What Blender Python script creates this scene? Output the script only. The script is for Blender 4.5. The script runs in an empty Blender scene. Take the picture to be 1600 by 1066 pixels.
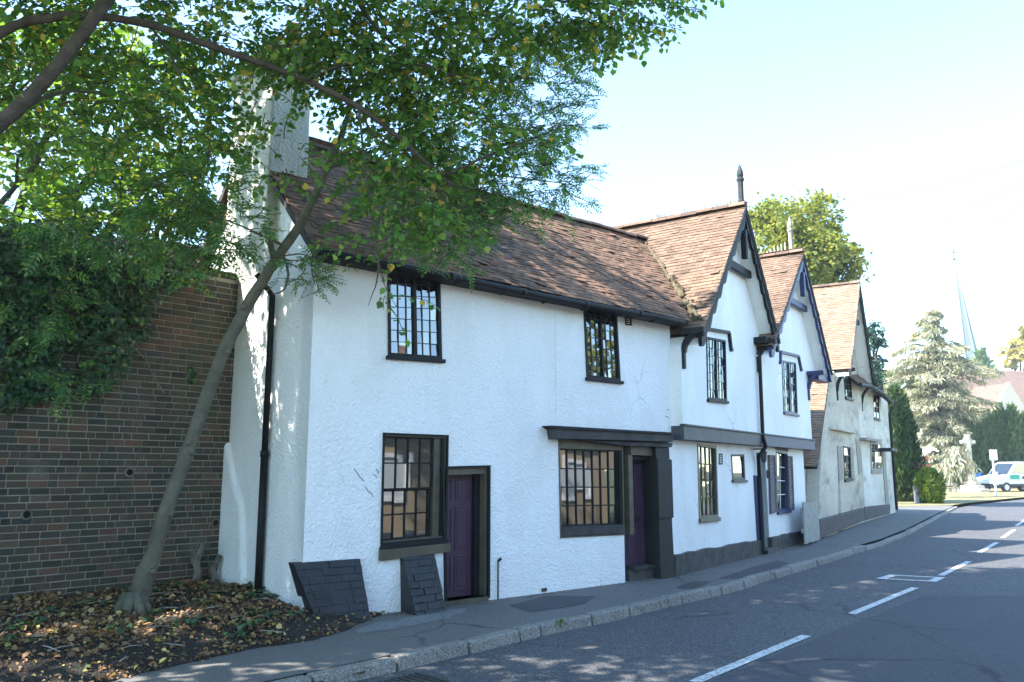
import bpy, bmesh, math, random
import numpy as np
from mathutils import Vector, geometry
R = math.radians
random.seed(7); rng = np.random.default_rng(7)
scn = bpy.context.scene
# ------------------------------------------------------------------ camera, sky, sun, exposure
PITCH = math.atan(204/1250.0); FOC = 1250.0; H = 1.7
cam = bpy.data.objects.new("Camera", bpy.data.cameras.new("Camera"))
scn.collection.objects.link(cam); scn.camera = cam
cam.location = (0, 0, H); cam.rotation_euler = (R(90)+PITCH, 0, 0)
cam.data.sensor_width = 36; cam.data.lens = FOC/1600*36
cam.data.clip_start = 0.05; cam.data.clip_end = 3000
SUN_AZ = math.atan2(-.94, -.33); SUN_EL = R(46)
w = bpy.data.worlds.new("World"); scn.world = w; w.use_nodes = True
wn = w.node_tree; bg = wn.nodes["Background"]
sky = wn.nodes.new("ShaderNodeTexSky"); sky.sky_type = 'NISHITA'; sky.sun_disc = False
sky.sun_elevation = SUN_EL; sky.sun_rotation = SUN_AZ
sky.air_density = 1.0; sky.dust_density = 0.2; sky.ozone_density = 2.0
tint = wn.nodes.new('ShaderNodeMix'); tint.data_type = 'RGBA'; tint.blend_type = 'MULTIPLY'; tint.inputs[0].default_value = 1
tint.inputs[7].default_value = (.86, .96, .97, 1)   # the air of that day: a slightly cyan sky
wn.links.new(sky.outputs[0], tint.inputs[6]); wn.links.new(tint.outputs[2], bg.inputs[0]); bg.inputs[1].default_value = 0.15
sl = bpy.data.lights.new("Sun", 'SUN'); sl.energy = 4.1; sl.angle = R(0.5); sl.color = (1, .95, .86)
sun = bpy.data.objects.new("Sun", sl); scn.collection.objects.link(sun)
sdir = Vector((-.94*math.cos(SUN_EL), -.33*math.cos(SUN_EL), math.sin(SUN_EL))).normalized()
sun.rotation_euler = sdir.to_track_quat('Z', 'Y').to_euler(); sun.location = sdir*60
scn.view_settings.view_transform = 'Standard'; scn.view_settings.look = 'None'
scn.view_settings.exposure = 2.3; scn.view_settings.gamma = 1

# ------------------------------------------------------------------ geometry helpers
def ray(u, v):
    a, b, c = (u-800)/FOC, 1.0, (533-v)/FOC
    return Vector((a, math.cos(PITCH)*b-math.sin(PITCH)*c, math.sin(PITCH)*b+math.cos(PITCH)*c))
def ground(u, v, z=0.0):
    r = ray(u, v); k = (z-H)/r.z; return Vector((0, 0, H))+r*k
def atY(u, v, Y):
    r = ray(u, v); return Vector((0, 0, H))+r*(Y/r.y)
def hitplane(P0, N, u, v):
    r = ray(u, v); o = Vector((0, 0, H)); return o+r*((P0-o).dot(N)/r.dot(N))
class Frame:
    """a vertical plane: s along it, d out of it, z up"""
    def __init__(s, x, y, deg, flip=False):
        s.o = Vector((x, y, 0)); a = R(deg)
        s.t = Vector((math.sin(a), math.cos(a), 0)); s.n = Vector((math.cos(a), -math.sin(a), 0))
        if flip: s.n = -s.n
    def pt(s, a, d, z): return s.o+s.t*a+s.n*d+Vector((0, 0, z))
    def hit(s, u, v, d=0.0):
        p = hitplane(s.o+s.n*d, s.n, u, v); return ((p-s.o).dot(s.t), p.z)
WLOC = {}
def link(o): scn.collection.objects.link(o)
def props(o, label=None, cat=None, group=None, kind=None):
    for k, val in (("label", label), ("category", cat), ("group", group), ("kind", kind)):
        if val: o[k] = val
    return o
def thing(name, label, cat, loc=(0, 0, 0), group=None):
    o = bpy.data.objects.new(name, None); link(o); o.location = loc; o.empty_display_size = .2
    WLOC[o] = Vector(loc); return props(o, label, cat, group)
class MB:
    def __init__(s): s.v = []; s.f = []
    def add(s, vs, fs):
        b = len(s.v); s.v += [tuple(p) for p in vs]; s.f += [tuple(b+i for i in f) for f in fs]; return s
    def hexa(s, a, b):
        """a, b: two quads (4 pts each) -> closed box"""
        return s.add(list(a)+list(b), [(0, 1, 2, 3), (7, 6, 5, 4), (0, 4, 5, 1), (1, 5, 6, 2), (2, 6, 7, 3), (3, 7, 4, 0)])
    def fbox(s, F, s0, s1, d0, d1, z0, z1):
        return s.hexa([F.pt(s0, d0, z0), F.pt(s1, d0, z0), F.pt(s1, d0, z1), F.pt(s0, d0, z1)],
                      [F.pt(s0, d1, z0), F.pt(s1, d1, z0), F.pt(s1, d1, z1), F.pt(s0, d1, z1)])
    def prism(s, F, poly, d0, d1):
        """poly of (s,z) extruded from d0 to d1"""
        n = len(poly)
        vs = [F.pt(a, d0, z) for a, z in poly]+[F.pt(a, d1, z) for a, z in poly]
        fs = [tuple(range(n)), tuple(reversed(range(n, 2*n)))]
        fs += [(i, i+n, (i+1) % n+n, (i+1) % n) for i in range(n)]
        return s.add(vs, fs)
    def bar(s, F, p, q, w, d0, d1):
        a = Vector((q[0]-p[0], q[1]-p[1])); L = a.length or 1e-6; a /= L; m = Vector((-a.y, a.x))*w/2
        P = [(p[0]-m.x, p[1]-m.y), (q[0]-m.x, q[1]-m.y), (q[0]+m.x, q[1]+m.y), (p[0]+m.x, p[1]+m.y)]
        return s.prism(F, P, d0, d1)
    def tube(s, pts, rad, n=8, cap=True):
        pts = [Vector(p) for p in pts]; N = len(pts)
        rad = rad if hasattr(rad, '__len__') else [rad]*N
        b = len(s.v); prev = None
        for i, p in enumerate(pts):
            d = (pts[min(i+1, N-1)]-pts[max(i-1, 0)]).normalized()
            if prev is None: x = d.orthogonal().normalized()
            else: x = (prev-d*prev.dot(d)).normalized()
            prev = x; y = d.cross(x)
            for k in range(n):
                a = 2*math.pi*k/n; s.v.append(tuple(p+(x*math.cos(a)+y*math.sin(a))*rad[i]))
        for i in range(N-1):
            for k in range(n):
                s.f.append((b+i*n+k, b+i*n+(k+1) % n, b+(i+1)*n+(k+1) % n, b+(i+1)*n+k))
        if cap:
            s.f.append(tuple(b+k for k in reversed(range(n)))); s.f.append(tuple(b+(N-1)*n+k for k in range(n)))
        return s
    def lathe(s, c, prof, n=12):
        c = Vector(c); b = len(s.v)
        for r, z in prof:
            for k in range(n):
                a = 2*math.pi*k/n; s.v.append((c.x+r*math.cos(a), c.y+r*math.sin(a), c.z+z))
        for i in range(len(prof)-1):
            for k in range(n):
                s.f.append((b+i*n+k, b+i*n+(k+1) % n, b+(i+1)*n+(k+1) % n, b+(i+1)*n+k))
        s.f.append(tuple(b+k for k in reversed(range(n)))); s.f.append(tuple(b+(len(prof)-1)*n+k for k in range(n)))
        return s
    def build(s, name, mat, parent=None, bevel=0, smooth=False, label=None):
        base = WLOC[parent] if parent else Vector((0, 0, 0))
        me = bpy.data.meshes.new(name)
        me.from_pydata([(p[0]-base.x, p[1]-base.y, p[2]-base.z) for p in s.v], [], s.f); me.update()
        bm = bmesh.new(); bm.from_mesh(me); bmesh.ops.recalc_face_normals(bm, faces=bm.faces[:])
        bm.to_mesh(me); bm.free()
        if smooth: me.polygons.foreach_set("use_smooth", [True]*len(me.polygons))
        me.materials.append(mat)
        o = bpy.data.objects.new(name, me); link(o)
        if parent: o.parent = parent
        WLOC[o] = base
        if bevel:
            m = o.modifiers.new("Bevel", 'BEVEL'); m.width = bevel; m.segments = 2; m.limit_method = 'ANGLE'
        if label: o["label"] = label
        return o
def pip(x, y, P):
    c = False; n = len(P); j = n-1
    for i in range(n):
        if (P[i][1] > y) != (P[j][1] > y) and x < (P[j][0]-P[i][0])*(y-P[i][1])/(P[j][1]-P[i][1])+P[i][0]: c = not c
        j = i
    return c
def wallmesh(mb, F, outer, holes, d0, d1):
    """wall between d0 (front) and d1 (back) with openings"""
    loops = [outer]+holes
    flat = [p for l in loops for p in l]; edges = []; b = 0
    for l in loops:
        m = len(l); edges += [(b+i, b+(i+1) % m) for i in range(m)]; b += m
    V2, _, T, _, _, _ = geometry.delaunay_2d_cdt([Vector(p) for p in flat], edges, [], 0, 1e-5)
    tris = []
    for t in T:
        x, y = sum(V2[i].x for i in t)/3, sum(V2[i].y for i in t)/3
        if pip(x, y, outer) and not any(pip(x, y, h) for h in holes): tris.append(tuple(t))
    vs = [F.pt(p.x, d0, p.y) for p in V2]+[F.pt(p.x, d1, p.y) for p in V2]; n = len(V2)
    fs = tris+[tuple(i+n for i in reversed(t)) for t in tris]
    cnt = {}
    for t in tris:
        for a, c in ((t[0], t[1]), (t[1], t[2]), (t[2], t[0])):
            k = (min(a, c), max(a, c)); cnt[k] = cnt.get(k, 0)+1
    fs += [(a, c, c+n, a+n) for (a, c), q in cnt.items() if q == 1]
    mb.add(vs, fs); return mb
def fastmesh(name, V, nper, mat, parent=None, smooth=False):
    """V: (N*nper,3) array, each nper consecutive verts one face"""
    base = WLOC[parent] if parent else Vector((0, 0, 0))
    V = np.asarray(V, dtype=np.float32).reshape(-1, 3)-np.array(base, dtype=np.float32)
    nv = len(V); nf = nv//nper
    me = bpy.data.meshes.new(name); me.vertices.add(nv); me.loops.add(nv); me.polygons.add(nf)
    me.vertices.foreach_set("co", V.ravel()); me.loops.foreach_set("vertex_index", np.arange(nv, dtype=np.int32))
    me.polygons.foreach_set("loop_start", np.arange(0, nv, nper, dtype=np.int32))
    try: me.polygons.foreach_set("loop_total", np.full(nf, nper, dtype=np.int32))
    except Exception: pass
    me.update(calc_edges=True); me.validate()
    me.materials.append(mat); o = bpy.data.objects.new(name, me); link(o)
    if parent: o.parent = parent
    WLOC[o] = base; return o

# ------------------------------------------------------------------ materials
def newmat(name):
    m = bpy.data.materials.new(name); m.use_nodes = True; nt = m.node_tree
    return m, nt, nt.nodes["Principled BSDF"]
def nd(nt, t, **kw):
    n = nt.nodes.new(t)
    for k, v in kw.items():
        if k in n.inputs: n.inputs[k].default_value = v
        else: setattr(n, k, v)
    return n
def ramp(nt, fac, stops):
    r = nt.nodes.new("ShaderNodeValToRGB"); cr = r.color_ramp
    while len(cr.elements) < len(stops): cr.elements.new(.5)
    for e, (p, c) in zip(cr.elements, stops): e.position = p; e.color = (*c, 1)
    nt.links.new(fac, r.inputs[0]); return r.outputs[0]
def coords(nt): return nt.nodes.new("ShaderNodeTexCoord").outputs['Object']
def noise(nt, co, scale, detail=4, rough=.55, stretch=None):
    if stretch:
        mp = nt.nodes.new("ShaderNodeMapping"); mp.inputs['Scale'].default_value = stretch
        nt.links.new(co, mp.inputs[0]); co = mp.outputs[0]
    n = nd(nt, "ShaderNodeTexNoise", Scale=scale, Detail=detail, Roughness=rough); nt.links.new(co, n.inputs['Vector'])
    return n.outputs['Fac']
def mix(nt, fac, a, b, mode='MIX'):
    m = nt.nodes.new("ShaderNodeMix"); m.data_type = 'RGBA'; m.blend_type = mode
    for sock, val in ((m.inputs[0], fac), (m.inputs[6], a), (m.inputs[7], b)):
        if hasattr(val, 'is_linked'): nt.links.new(val, sock)
        elif isinstance(val, tuple): sock.default_value = (*val, 1)
        else: sock.default_value = val
    return m.outputs[2]
def bump(nt, p, h, strength, dist=.01):
    b = nd(nt, "ShaderNodeBump", Strength=strength, Distance=dist); nt.links.new(h, b.inputs['Height'])
    nt.links.new(b.outputs[0], p.inputs['Normal'])
def basic(name, c1, c2, rough=.7, scale=6, bscale=60, bstr=.3, bdist=.006, stretch=None, spec=.5, metal=0):
    m, nt, p = newmat(name); co = coords(nt)
    f = noise(nt, co, scale, stretch=stretch)
    nt.links.new(ramp(nt, f, [(.3, c1), (.7, c2)]), p.inputs['Base Color'])
    p.inputs['Roughness'].default_value = rough; p.inputs['Specular IOR Level'].default_value = spec
    p.inputs['Metallic'].default_value = metal
    if bstr: bump(nt, p, noise(nt, co, bscale, 3, stretch=stretch), bstr, bdist)
    return m
def island(name, stops, rough=.8, bscale=50, bstr=.3, dirt=None, dscale=3, spec=.3, bloom=None):
    """colour varies per loose piece (tile, brick)"""
    m, nt, p = newmat(name); co = coords(nt)
    g = nt.nodes.new("ShaderNodeNewGeometry")
    c = ramp(nt, g.outputs['Random Per Island'], stops)
    c = mix(nt, .35, c, ramp(nt, noise(nt, co, 40), [(.3, (.35, .35, .35)), (.7, (1, 1, 1))]), 'MULTIPLY')
    if dirt:
        c = mix(nt, ramp(nt, noise(nt, co, dscale, 6, .65), dirt[1]), c, dirt[0])
    if bloom: c = mix(nt, ramp(nt, noise(nt, co, 1.9, 8, .75), [(.56, (0, 0, 0)), (.74, (.55, .55, .55))]), c, bloom)
    nt.links.new(c, p.inputs['Base Color']); p.inputs['Roughness'].default_value = rough
    p.inputs['Specular IOR Level'].default_value = spec
    bump(nt, p, noise(nt, co, bscale), bstr, .006); return m
def render_mat(name, white, stain, sfac, coarse=38, bs=.55, bd=.03, streak=.9):
    """painted roughcast: lumpy bump, drip stains"""
    m, nt, p = newmat(name); co = coords(nt)
    f = noise(nt, co, streak, 6, .65, stretch=(1.6, 1.6, .5))
    c = mix(nt, ramp(nt, f, [(.42, (0, 0, 0)), (.78, (sfac, sfac, sfac))]), white, stain)
    c = mix(nt, .12, c, ramp(nt, noise(nt, co, 90, 2), [(.3, (.72, .72, .72)), (.6, (1, 1, 1))]), 'MULTIPLY')
    vv = nd(nt, "ShaderNodeTexVoronoi", Scale=.7); vv.feature = 'DISTANCE_TO_EDGE'
    wob = nt.nodes.new("ShaderNodeMix"); wob.data_type = 'RGBA'; wob.inputs[0].default_value = .25
    nn_ = nd(nt, "ShaderNodeTexNoise", Scale=2.5, Detail=6); nt.links.new(co, nn_.inputs['Vector']); nt.links.new(co, wob.inputs[6]); nt.links.new(nn_.outputs['Color'], wob.inputs[7]); nt.links.new(wob.outputs[2], vv.inputs['Vector'])
    ck = mix(nt, ramp(nt, noise(nt, co, .55, 3), [(.52, (0, 0, 0)), (.62, (1, 1, 1))]), (0, 0, 0), ramp(nt, vv.outputs['Distance'], [(.002, (.55, .55, .55)), (.006, (0, 0, 0))]))
    c = mix(nt, ck, c, (.28, .27, .25))
    c = mix(nt, ramp(nt, noise(nt, co, .9, 2, .4), [(.53, (0, 0, 0)), (.56, (.5, .5, .5))]), c, (white[0]*.9, white[1]*.9, white[2]*.88))
    nt.links.new(c, p.inputs['Base Color']); p.inputs['Roughness'].default_value = .85
    p.inputs['Specular IOR Level'].default_value = .25
    v = nd(nt, "ShaderNodeTexVoronoi", Scale=coarse); v.feature = 'SMOOTH_F1'; nt.links.new(co, v.inputs['Vector'])
    mm = nd(nt, "ShaderNodeMath", operation='MULTIPLY_ADD'); nt.links.new(noise(nt, co, coarse*.55, 5, .6), mm.inputs[0])
    mm.inputs[1].default_value = 1.6; nt.links.new(v.outputs[0], mm.inputs[2])
    lo = noise(nt, co, 3.2, 2)
    m2 = nd(nt, "ShaderNodeMath", operation='MULTIPLY_ADD'); nt.links.new(lo, m2.inputs[0]); m2.inputs[1].default_value = 1.5
    nt.links.new(mm.outputs[0], m2.inputs[2])
    bump(nt, p, m2.outputs[0], bs, bd); return m
def leafmat(name, stops, trans=.45, rough=.45):
    m = bpy.data.materials.new(name); m.use_nodes = True; nt = m.node_tree; p = nt.nodes["Principled BSDF"]
    out = nt.nodes["Material Output"]; g = nt.nodes.new("ShaderNodeNewGeometry")
    c = ramp(nt, g.outputs['Random Per Island'], stops)
    nt.links.new(c, p.inputs['Base Color']); p.inputs['Roughness'].default_value = rough
    p.inputs['Specular IOR Level'].default_value = .35
    t = nt.nodes.new("ShaderNodeBsdfTranslucent")
    nt.links.new(mix(nt, 1.0, c, (1.5, 1.35, .55), 'MULTIPLY'), t.inputs[0])
    mx = nt.nodes.new("ShaderNodeMixShader"); mx.inputs[0].default_value = trans
    nt.links.new(p.outputs[0], mx.inputs[1]); nt.links.new(t.outputs[0], mx.inputs[2])
    nt.links.new(mx.outputs[0], out.inputs[0]); return m
def glassmat(name, ior=2.0, base=(.012, .014, .014)):
    m, nt, p = newmat(name); p.inputs['Base Color'].default_value = (*base, 1)
    p.inputs['Roughness'].default_value = .02; p.inputs['IOR'].default_value = ior; return m

def stained_mat(name, base, warm, dark):
    m, nt, p = newmat(name); co = coords(nt)
    c = mix(nt, ramp(nt, noise(nt, co, .8, 6, .6, stretch=(.4, .4, 1)), [(.4, (0, 0, 0)), (.65, (1, 1, 1))]), base, warm)
    c = mix(nt, ramp(nt, noise(nt, co, 1.3, 8, .7, stretch=(.35, .35, 1)), [(.52, (0, 0, 0)), (.72, (.85, .85, .85))]), c, dark)
    c = mix(nt, ramp(nt, noise(nt, co, 6, 6, .7, stretch=(.35, .35, 1)), [(.55, (0, 0, 0)), (.8, (.5, .5, .5))]), c, dark)
    nt.links.new(c, p.inputs['Base Color']); p.inputs['Roughness'].default_value = .9; p.inputs['Specular IOR Level'].default_value = .2
    bump(nt, p, noise(nt, co, 7, 6, .6), .4, .05); return m
M = {}
M['white'] = render_mat('white_roughcast', (.87, .87, .86), (.70, .69, .64), .5)
M['white_smooth'] = render_mat('white_limewash', (.85, .85, .83), (.66, .64, .58), .6, coarse=16, bs=.25, bd=.02)
M['old_white'] = stained_mat('weathered_limewash', (.60, .55, .455), (.43, .38, .30), (.15, .14, .10))
M['house_end'] = stained_mat('end_limewash', (.70, .67, .59), (.52, .46, .37), (.20, .185, .13))
M['chimney'] = render_mat('chimney_render', (.60, .60, .55), (.30, .30, .24), .9, coarse=34, bs=.6, streak=1.8)
M['black'] = basic('black_paint', (0.006, 0.006, 0.006), (0.013, 0.013, 0.014), .6, 8, 50, .25, spec=.3)
M['blackwood'] = basic('weathered_black_timber', (0.007, 0.007, 0.007), (0.025, 0.023, 0.021), .6, 5, 30, .6, .012, stretch=(3, 3, 14))
M['greybeam'] = basic('weathered_grey_timber', (0.018, 0.018, 0.019), (0.060, 0.057, 0.054), .7, 5, 30, .6, .012)
M['charcoal'] = basic('charcoal_band_paint', (.045, .046, .055), (.07, .07, .08), .6, 3, 30, .3)
M['blue'] = basic('navy_blue_paint', (.018, .024, .08), (.035, .042, .115), .5, 5, 40, .25)
M['blueband'] = basic('slate_blue_paint', (.055, .06, .10), (.075, .08, .125), .6, 3, 30, .25)
M['brown'] = basic('olive_brown_frame_paint', (.06, .05, .032), (.11, .095, .065), .5, 5, 40, .3)
M['purple'] = basic('aubergine_door_paint', (.055, .026, .050), (.075, .038, .066), .42, 4, 30, .2)
M['plinth'] = basic('dark_rough_plinth', (.035, .032, .030), (.085, .078, .07), .85, 5, 22, .8, .03)
M['plinth2'] = basic('grey_brown_plinth', (.06, .05, .05), (.10, .085, .083), .85, 3, 22, .5, .02)
M['shutter'] = basic('faded_mauve_shutter', (.085, .062, .068), (.14, .11, .115), .6, 6, 40, .3)
M['oldwood'] = basic('bleached_wood', (.20, .175, .14), (.33, .30, .25), .75, 6, 40, .4, stretch=(4, 4, 1))
M['whitewood'] = basic('peeling_white_wood', (0.186, 0.180, 0.155), (0.384, 0.384, 0.360), .7, 7, 40, .5, stretch=(4, 4, 1))
M['butt'] = basic('black_painted_brick', (0.008, 0.010, 0.012), (0.020, 0.022, 0.025), .55, 5, 45, .5, .01)
M['tile'] = island('clay_roof_tile', [(0, (0.155, 0.100, 0.071)), (.25, (0.202, 0.128, 0.089)), (.6, (0.232, 0.149, 0.105)), (.85, (0.263, 0.174, 0.126)), (1, (0.178, 0.120, 0.087))], .85,
                   dirt=((.055, .045, .033), [(.45, (0, 0, 0)), (.75, (.75, .75, .75))]), dscale=2.2)
M['tile_old'] = island('mossy_roof_tile', [(0, (.155, .092, .062)), (.35, (.225, .13, .084)), (.7, (.30, .17, .108)), (1, (.19, .115, .078))], .9,
                   dirt=((.05, .042, .032), [(.4, (0, 0, 0)), (.7, (.8, .8, .8))]), dscale=2.6)
M['tile_red'] = island('orange_roof_tile', [(0, (0.212, 0.144, 0.098)), (.5, (0.265, 0.181, 0.125)), (1, (0.310, 0.216, 0.151))], .85,
                   dirt=((.15, .11, .085), [(.5, (0, 0, 0)), (.8, (.6, .6, .6))]), dscale=1.6)
M['hung'] = island('hung_red_tile', [(0, (.22, .085, .045)), (.5, (.33, .13, .06)), (1, (.12, .05, .03))], .8)
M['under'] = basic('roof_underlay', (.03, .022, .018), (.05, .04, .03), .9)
M['moss'] = basic('moss_and_mortar', (0.077, 0.059, 0.032), (0.168, 0.133, 0.084), .95, 9, 40, .8, .03)
M['ridge'] = island('ridge_tile', [(0, (.16, .10, .075)), (.6, (.24, .16, .12)), (1, (.12, .08, .065))], .85)
M['brick'] = island('old_dark_brick', [(0, (.042, .040, .032)), (.2, (.078, .064, .046)), (.45, (.105, .076, .054)), (.66, (.078, .072, .052)), (.84, (.048, .052, .048)), (.92, (.16, .085, .058)), (1, (.13, .102, .074))], .9,
                   dirt=((.060, .070, .038), [(.48, (0, 0, 0)), (.75, (.7, .7, .7))]), dscale=1.3, bloom=(.22, .21, .18), bstr=.6)
M['mortar'] = basic('lime_mortar', (0.260, 0.240, 0.182), (0.390, 0.364, 0.286), .95, 5, 60, .5)
M['redbrick'] = island('warm_brick', [(0, (.34, .26, .18)), (.5, (.46, .37, .26)), (1, (.50, .42, .31))], .9)
M['terracotta'] = basic('terracotta_pot', (.22, .075, .045), (.33, .12, .07), .8, 5)
M['plaster_dark'] = basic('plaster_scar', (.05, .05, .05), (.12, .115, .1), .9)
M['glass'] = glassmat('window_glass', 2.6)
M['lead'] = basic('lead_came', (.03, .032, .032), (.055, .055, .055), .5, 9, bstr=0)
M['metal_pole'] = basic('pale_metal', (.55, .55, .56), (.62, .62, .62), .4, bstr=0)
M['bark'] = basic('grey_green_bark', (.062, .062, .046), (.135, .13, .098), .85, 6, 34, .6, .012, stretch=(1, 1, .6))
def barkmat():
    m, nt, p = newmat('lenticel_bark'); co = coords(nt)
    c = ramp(nt, noise(nt, co, 5, 5, .6), [(.3, (.085, .082, .056)), (.55, (.15, .142, .10)), (.75, (.20, .18, .13))])
    c = mix(nt, ramp(nt, noise(nt, co, 16, 3, .6, stretch=(1, 1, 4.5)), [(.66, (0, 0, 0)), (.72, (.8, .8, .8))]), c, (.26, .22, .165))
    c = mix(nt, ramp(nt, noise(nt, co, 9, 5, .7), [(.6, (0, 0, 0)), (.7, (.7, .7, .7))]), c, (.035, .035, .025))
    nt.links.new(c, p.inputs['Base Color']); p.inputs['Roughness'].default_value = .85
    bump(nt, p, noise(nt, co, 15, 7, .72, stretch=(1.4, 1.4, .8)), 1, .05); return m
M['bark'] = barkmat()
M['bark_dark'] = basic('dark_limb_bark', (.035, .028, .022), (.085, .07, .055), .9, 7, 34, .9, .02)
M['stump'] = basic('dead_stump_bark', (.10, .085, .065), (.22, .19, .15), .9, 8, 40, .8, .015)
M['twig'] = basic('twig_bark', (.045, .035, .025), (.09, .07, .05), .9, bstr=0)
M['lime_leaf'] = leafmat('broad_leaf', [(0, (0.064, 0.155, 0.038)), (.4, (0.098, 0.230, 0.053)), (.75, (0.160, 0.302, 0.068)), (.93, (0.246, 0.358, 0.079)), (.965, (0.600, 0.510, 0.094)), (1, (0.600, 0.358, 0.094))], .5)
M['ash_leaf'] = leafmat('narrow_leaf', [(0, (0.065, 0.170, 0.068)), (.5, (0.103, 0.246, 0.086)), (.9, (0.170, 0.331, 0.099)), (1, (0.416, 0.397, 0.095))], .5)
M['back_leaf'] = leafmat('sunny_leaf', [(0, (0.073, 0.158, 0.032)), (.5, (0.122, 0.231, 0.044)), (.9, (0.195, 0.304, 0.061)), (1, (0.365, 0.328, 0.073))], .55)
M['ivy_leaf'] = leafmat('ivy_leaf', [(0, (0.022, 0.059, 0.029)), (.5, (0.039, 0.098, 0.045)), (.88, (0.065, 0.139, 0.059)), (1, (0.195, 0.309, 0.081))], .2, .38)
M['tree_leaf'] = leafmat('yellow_green_leaf', [(0, (.13, .17, .045)), (.5, (.21, .25, .065)), (1, (.32, .32, .10))], .45)
M['cypress_leaf'] = leafmat('cypress_spray', [(0, (.028, .055, .022)), (.6, (.048, .09, .03)), (1, (.10, .15, .04))], .2)
M['cedar_leaf'] = leafmat('blue_cedar_needles', [(0, (0.224, 0.249, 0.206)), (.5, (0.335, 0.353, 0.292)), (.8, (0.430, 0.404, 0.318)), (1, (0.482, 0.430, 0.327))], .4)
M['hedge_leaf'] = leafmat('hedge_spray', [(0, (.06, .11, .03)), (.5, (.10, .17, .045)), (1, (.16, .23, .06))], .25)
M['bush_leaf'] = leafmat('bush_leaf', [(0, (.07, .12, .015)), (.6, (.12, .18, .025)), (1, (.19, .24, .04))], .25)
M['pine_leaf'] = leafmat('pine_needles', [(0, (.03, .075, .06)), (1, (.06, .12, .09))], .25)
M['yellow_leaf'] = leafmat('golden_leaf', [(0, (.30, .28, .08)), (1, (.48, .43, .14))], .45)
M['litter'] = leafmat('fallen_leaf', [(0, (0.090, 0.057, 0.036)), (.35, (0.200, 0.112, 0.061)), (.65, (0.307, 0.173, 0.084)), (.87, (0.453, 0.290, 0.136)), (.95, (0.700, 0.562, 0.164)), (1, (0.090, 0.145, 0.054))], .1, .75)
M['straw'] = leafmat('dry_tuft', [(0, (.24, .20, .12)), (1, (.40, .34, .22))], .3)
M['stone'] = basic('pale_stone', (.40, .36, .29), (.52, .47, .38), .9, 6, 40, .3)
M['spire'] = basic('pale_spire_shingle', (0.149, 0.180, 0.173), (0.184, 0.211, 0.203), .8, 2, 8, .3, .1)
M['copper'] = basic('green_copper_edge', (0.224, 0.400, 0.352), (0.288, 0.448, 0.400), .7, 2, bstr=0)
M['church_roof'] = basic('church_roof_tile', (0.136, 0.088, 0.068), (0.192, 0.124, 0.092), .9, 1.5, 12, .4, .05)
M['bench_wood'] = basic('grey_bench_wood', (.30, .26, .20), (.42, .36, .29), .8)
M['red'] = basic('red_board_paint', (.55, .03, .04), (.62, .05, .06), .5, bstr=0)
M['signwhite'] = basic('sign_white', (.72, .72, .72), (.8, .8, .8), .5, bstr=0)
M['darkgreen'] = basic('dark_green_board', (.03, .06, .04), (.04, .08, .05), .5, bstr=0)
M['carpaint'] = basic('pale_silver_van_paint', (.52, .55, .58), (.58, .61, .63), .28, 2, bstr=0)
M['rubber'] = basic('tyre_rubber', (.015, .015, .015), (.03, .03, .03), .8, bstr=0)
M['signblue'] = basic('sign_blue', (.02, .12, .5), (.03, .15, .55), .5, bstr=0)
M['teal'] = basic('teal_panel', (.02, .24, .16), (.03, .28, .2), .5, bstr=0)
M['bin'] = basic('grey_bin_plastic', (.10, .10, .115), (.13, .13, .14), .6)
M['hollow_dark'] = basic('painted_hollow_dark', (.004, .004, .004), (.006, .006, .006), .95, bstr=0)  # near-black colour standing for the darkness inside openings
M['iron'] = basic('cast_iron', (.02, .02, .02), (.05, .048, .045), .6, 8, 40, .4)
M['cable'] = basic('cable_grey', (.05, .055, .06), (.06, .065, .07), .7, bstr=0)

def asphalt(name, dark, light, agg, aggcol, bs=.5, big=None):
    m, nt, p = newmat(name); co = coords(nt)
    c = ramp(nt, noise(nt, co, .7, 5, .6), [(.3, dark), (.7, light)])
    v = nd(nt, "ShaderNodeTexVoronoi", Scale=agg); nt.links.new(co, v.inputs['Vector'])
    sep = nt.nodes.new("ShaderNodeSeparateColor"); nt.links.new(v.outputs['Color'], sep.inputs[0])
    c = mix(nt, ramp(nt, sep.outputs[0], [(.55, (0, 0, 0)), (.9, (.75, .75, .75))]), c, aggcol)
    c = mix(nt, ramp(nt, sep.outputs[1], [(.6, (0, 0, 0)), (.95, (.8, .8, .8))]), c, (dark[0]*.4, dark[1]*.4, dark[2]*.4))
    c = mix(nt, ramp(nt, noise(nt, co, 2.3, 6, .7), [(.58, (0, 0, 0)), (.75, (.35, .35, .35))]), c, aggcol)
    vv = nd(nt, "ShaderNodeTexVoronoi", Scale=.55); vv.feature = 'DISTANCE_TO_EDGE'
    wob = nt.nodes.new("ShaderNodeMix"); wob.data_type = 'RGBA'; wob.inputs[0].default_value = .22
    nn_ = nd(nt, "ShaderNodeTexNoise", Scale=2.2, Detail=5); nt.links.new(co, nn_.inputs['Vector']); nt.links.new(co, wob.inputs[6]); nt.links.new(nn_.outputs['Color'], wob.inputs[7]); nt.links.new(wob.outputs[2], vv.inputs['Vector'])
    ck = mix(nt, ramp(nt, noise(nt, co, .4, 3), [(.45, (0, 0, 0)), (.6, (1, 1, 1))]), (0, 0, 0), ramp(nt, vv.outputs['Distance'], [(.004, (.8, .8, .8)), (.012, (0, 0, 0))]))
    c = mix(nt, ck, c, (dark[0]*.3, dark[1]*.3, dark[2]*.3))
    c = mix(nt, ramp(nt, noise(nt, co, 9, 6, .75), [(.55, (0, 0, 0)), (.8, (.3, .3, .3))]), c, (dark[0]*.5, dark[1]*.48, dark[2]*.45))
    nt.links.new(c, p.inputs['Base Color']); p.inputs['Roughness'].default_value = .8
    p.inputs['Specular IOR Level'].default_value = .4
    bump(nt, p, v.outputs['Distance'], bs, .012); return m
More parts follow.
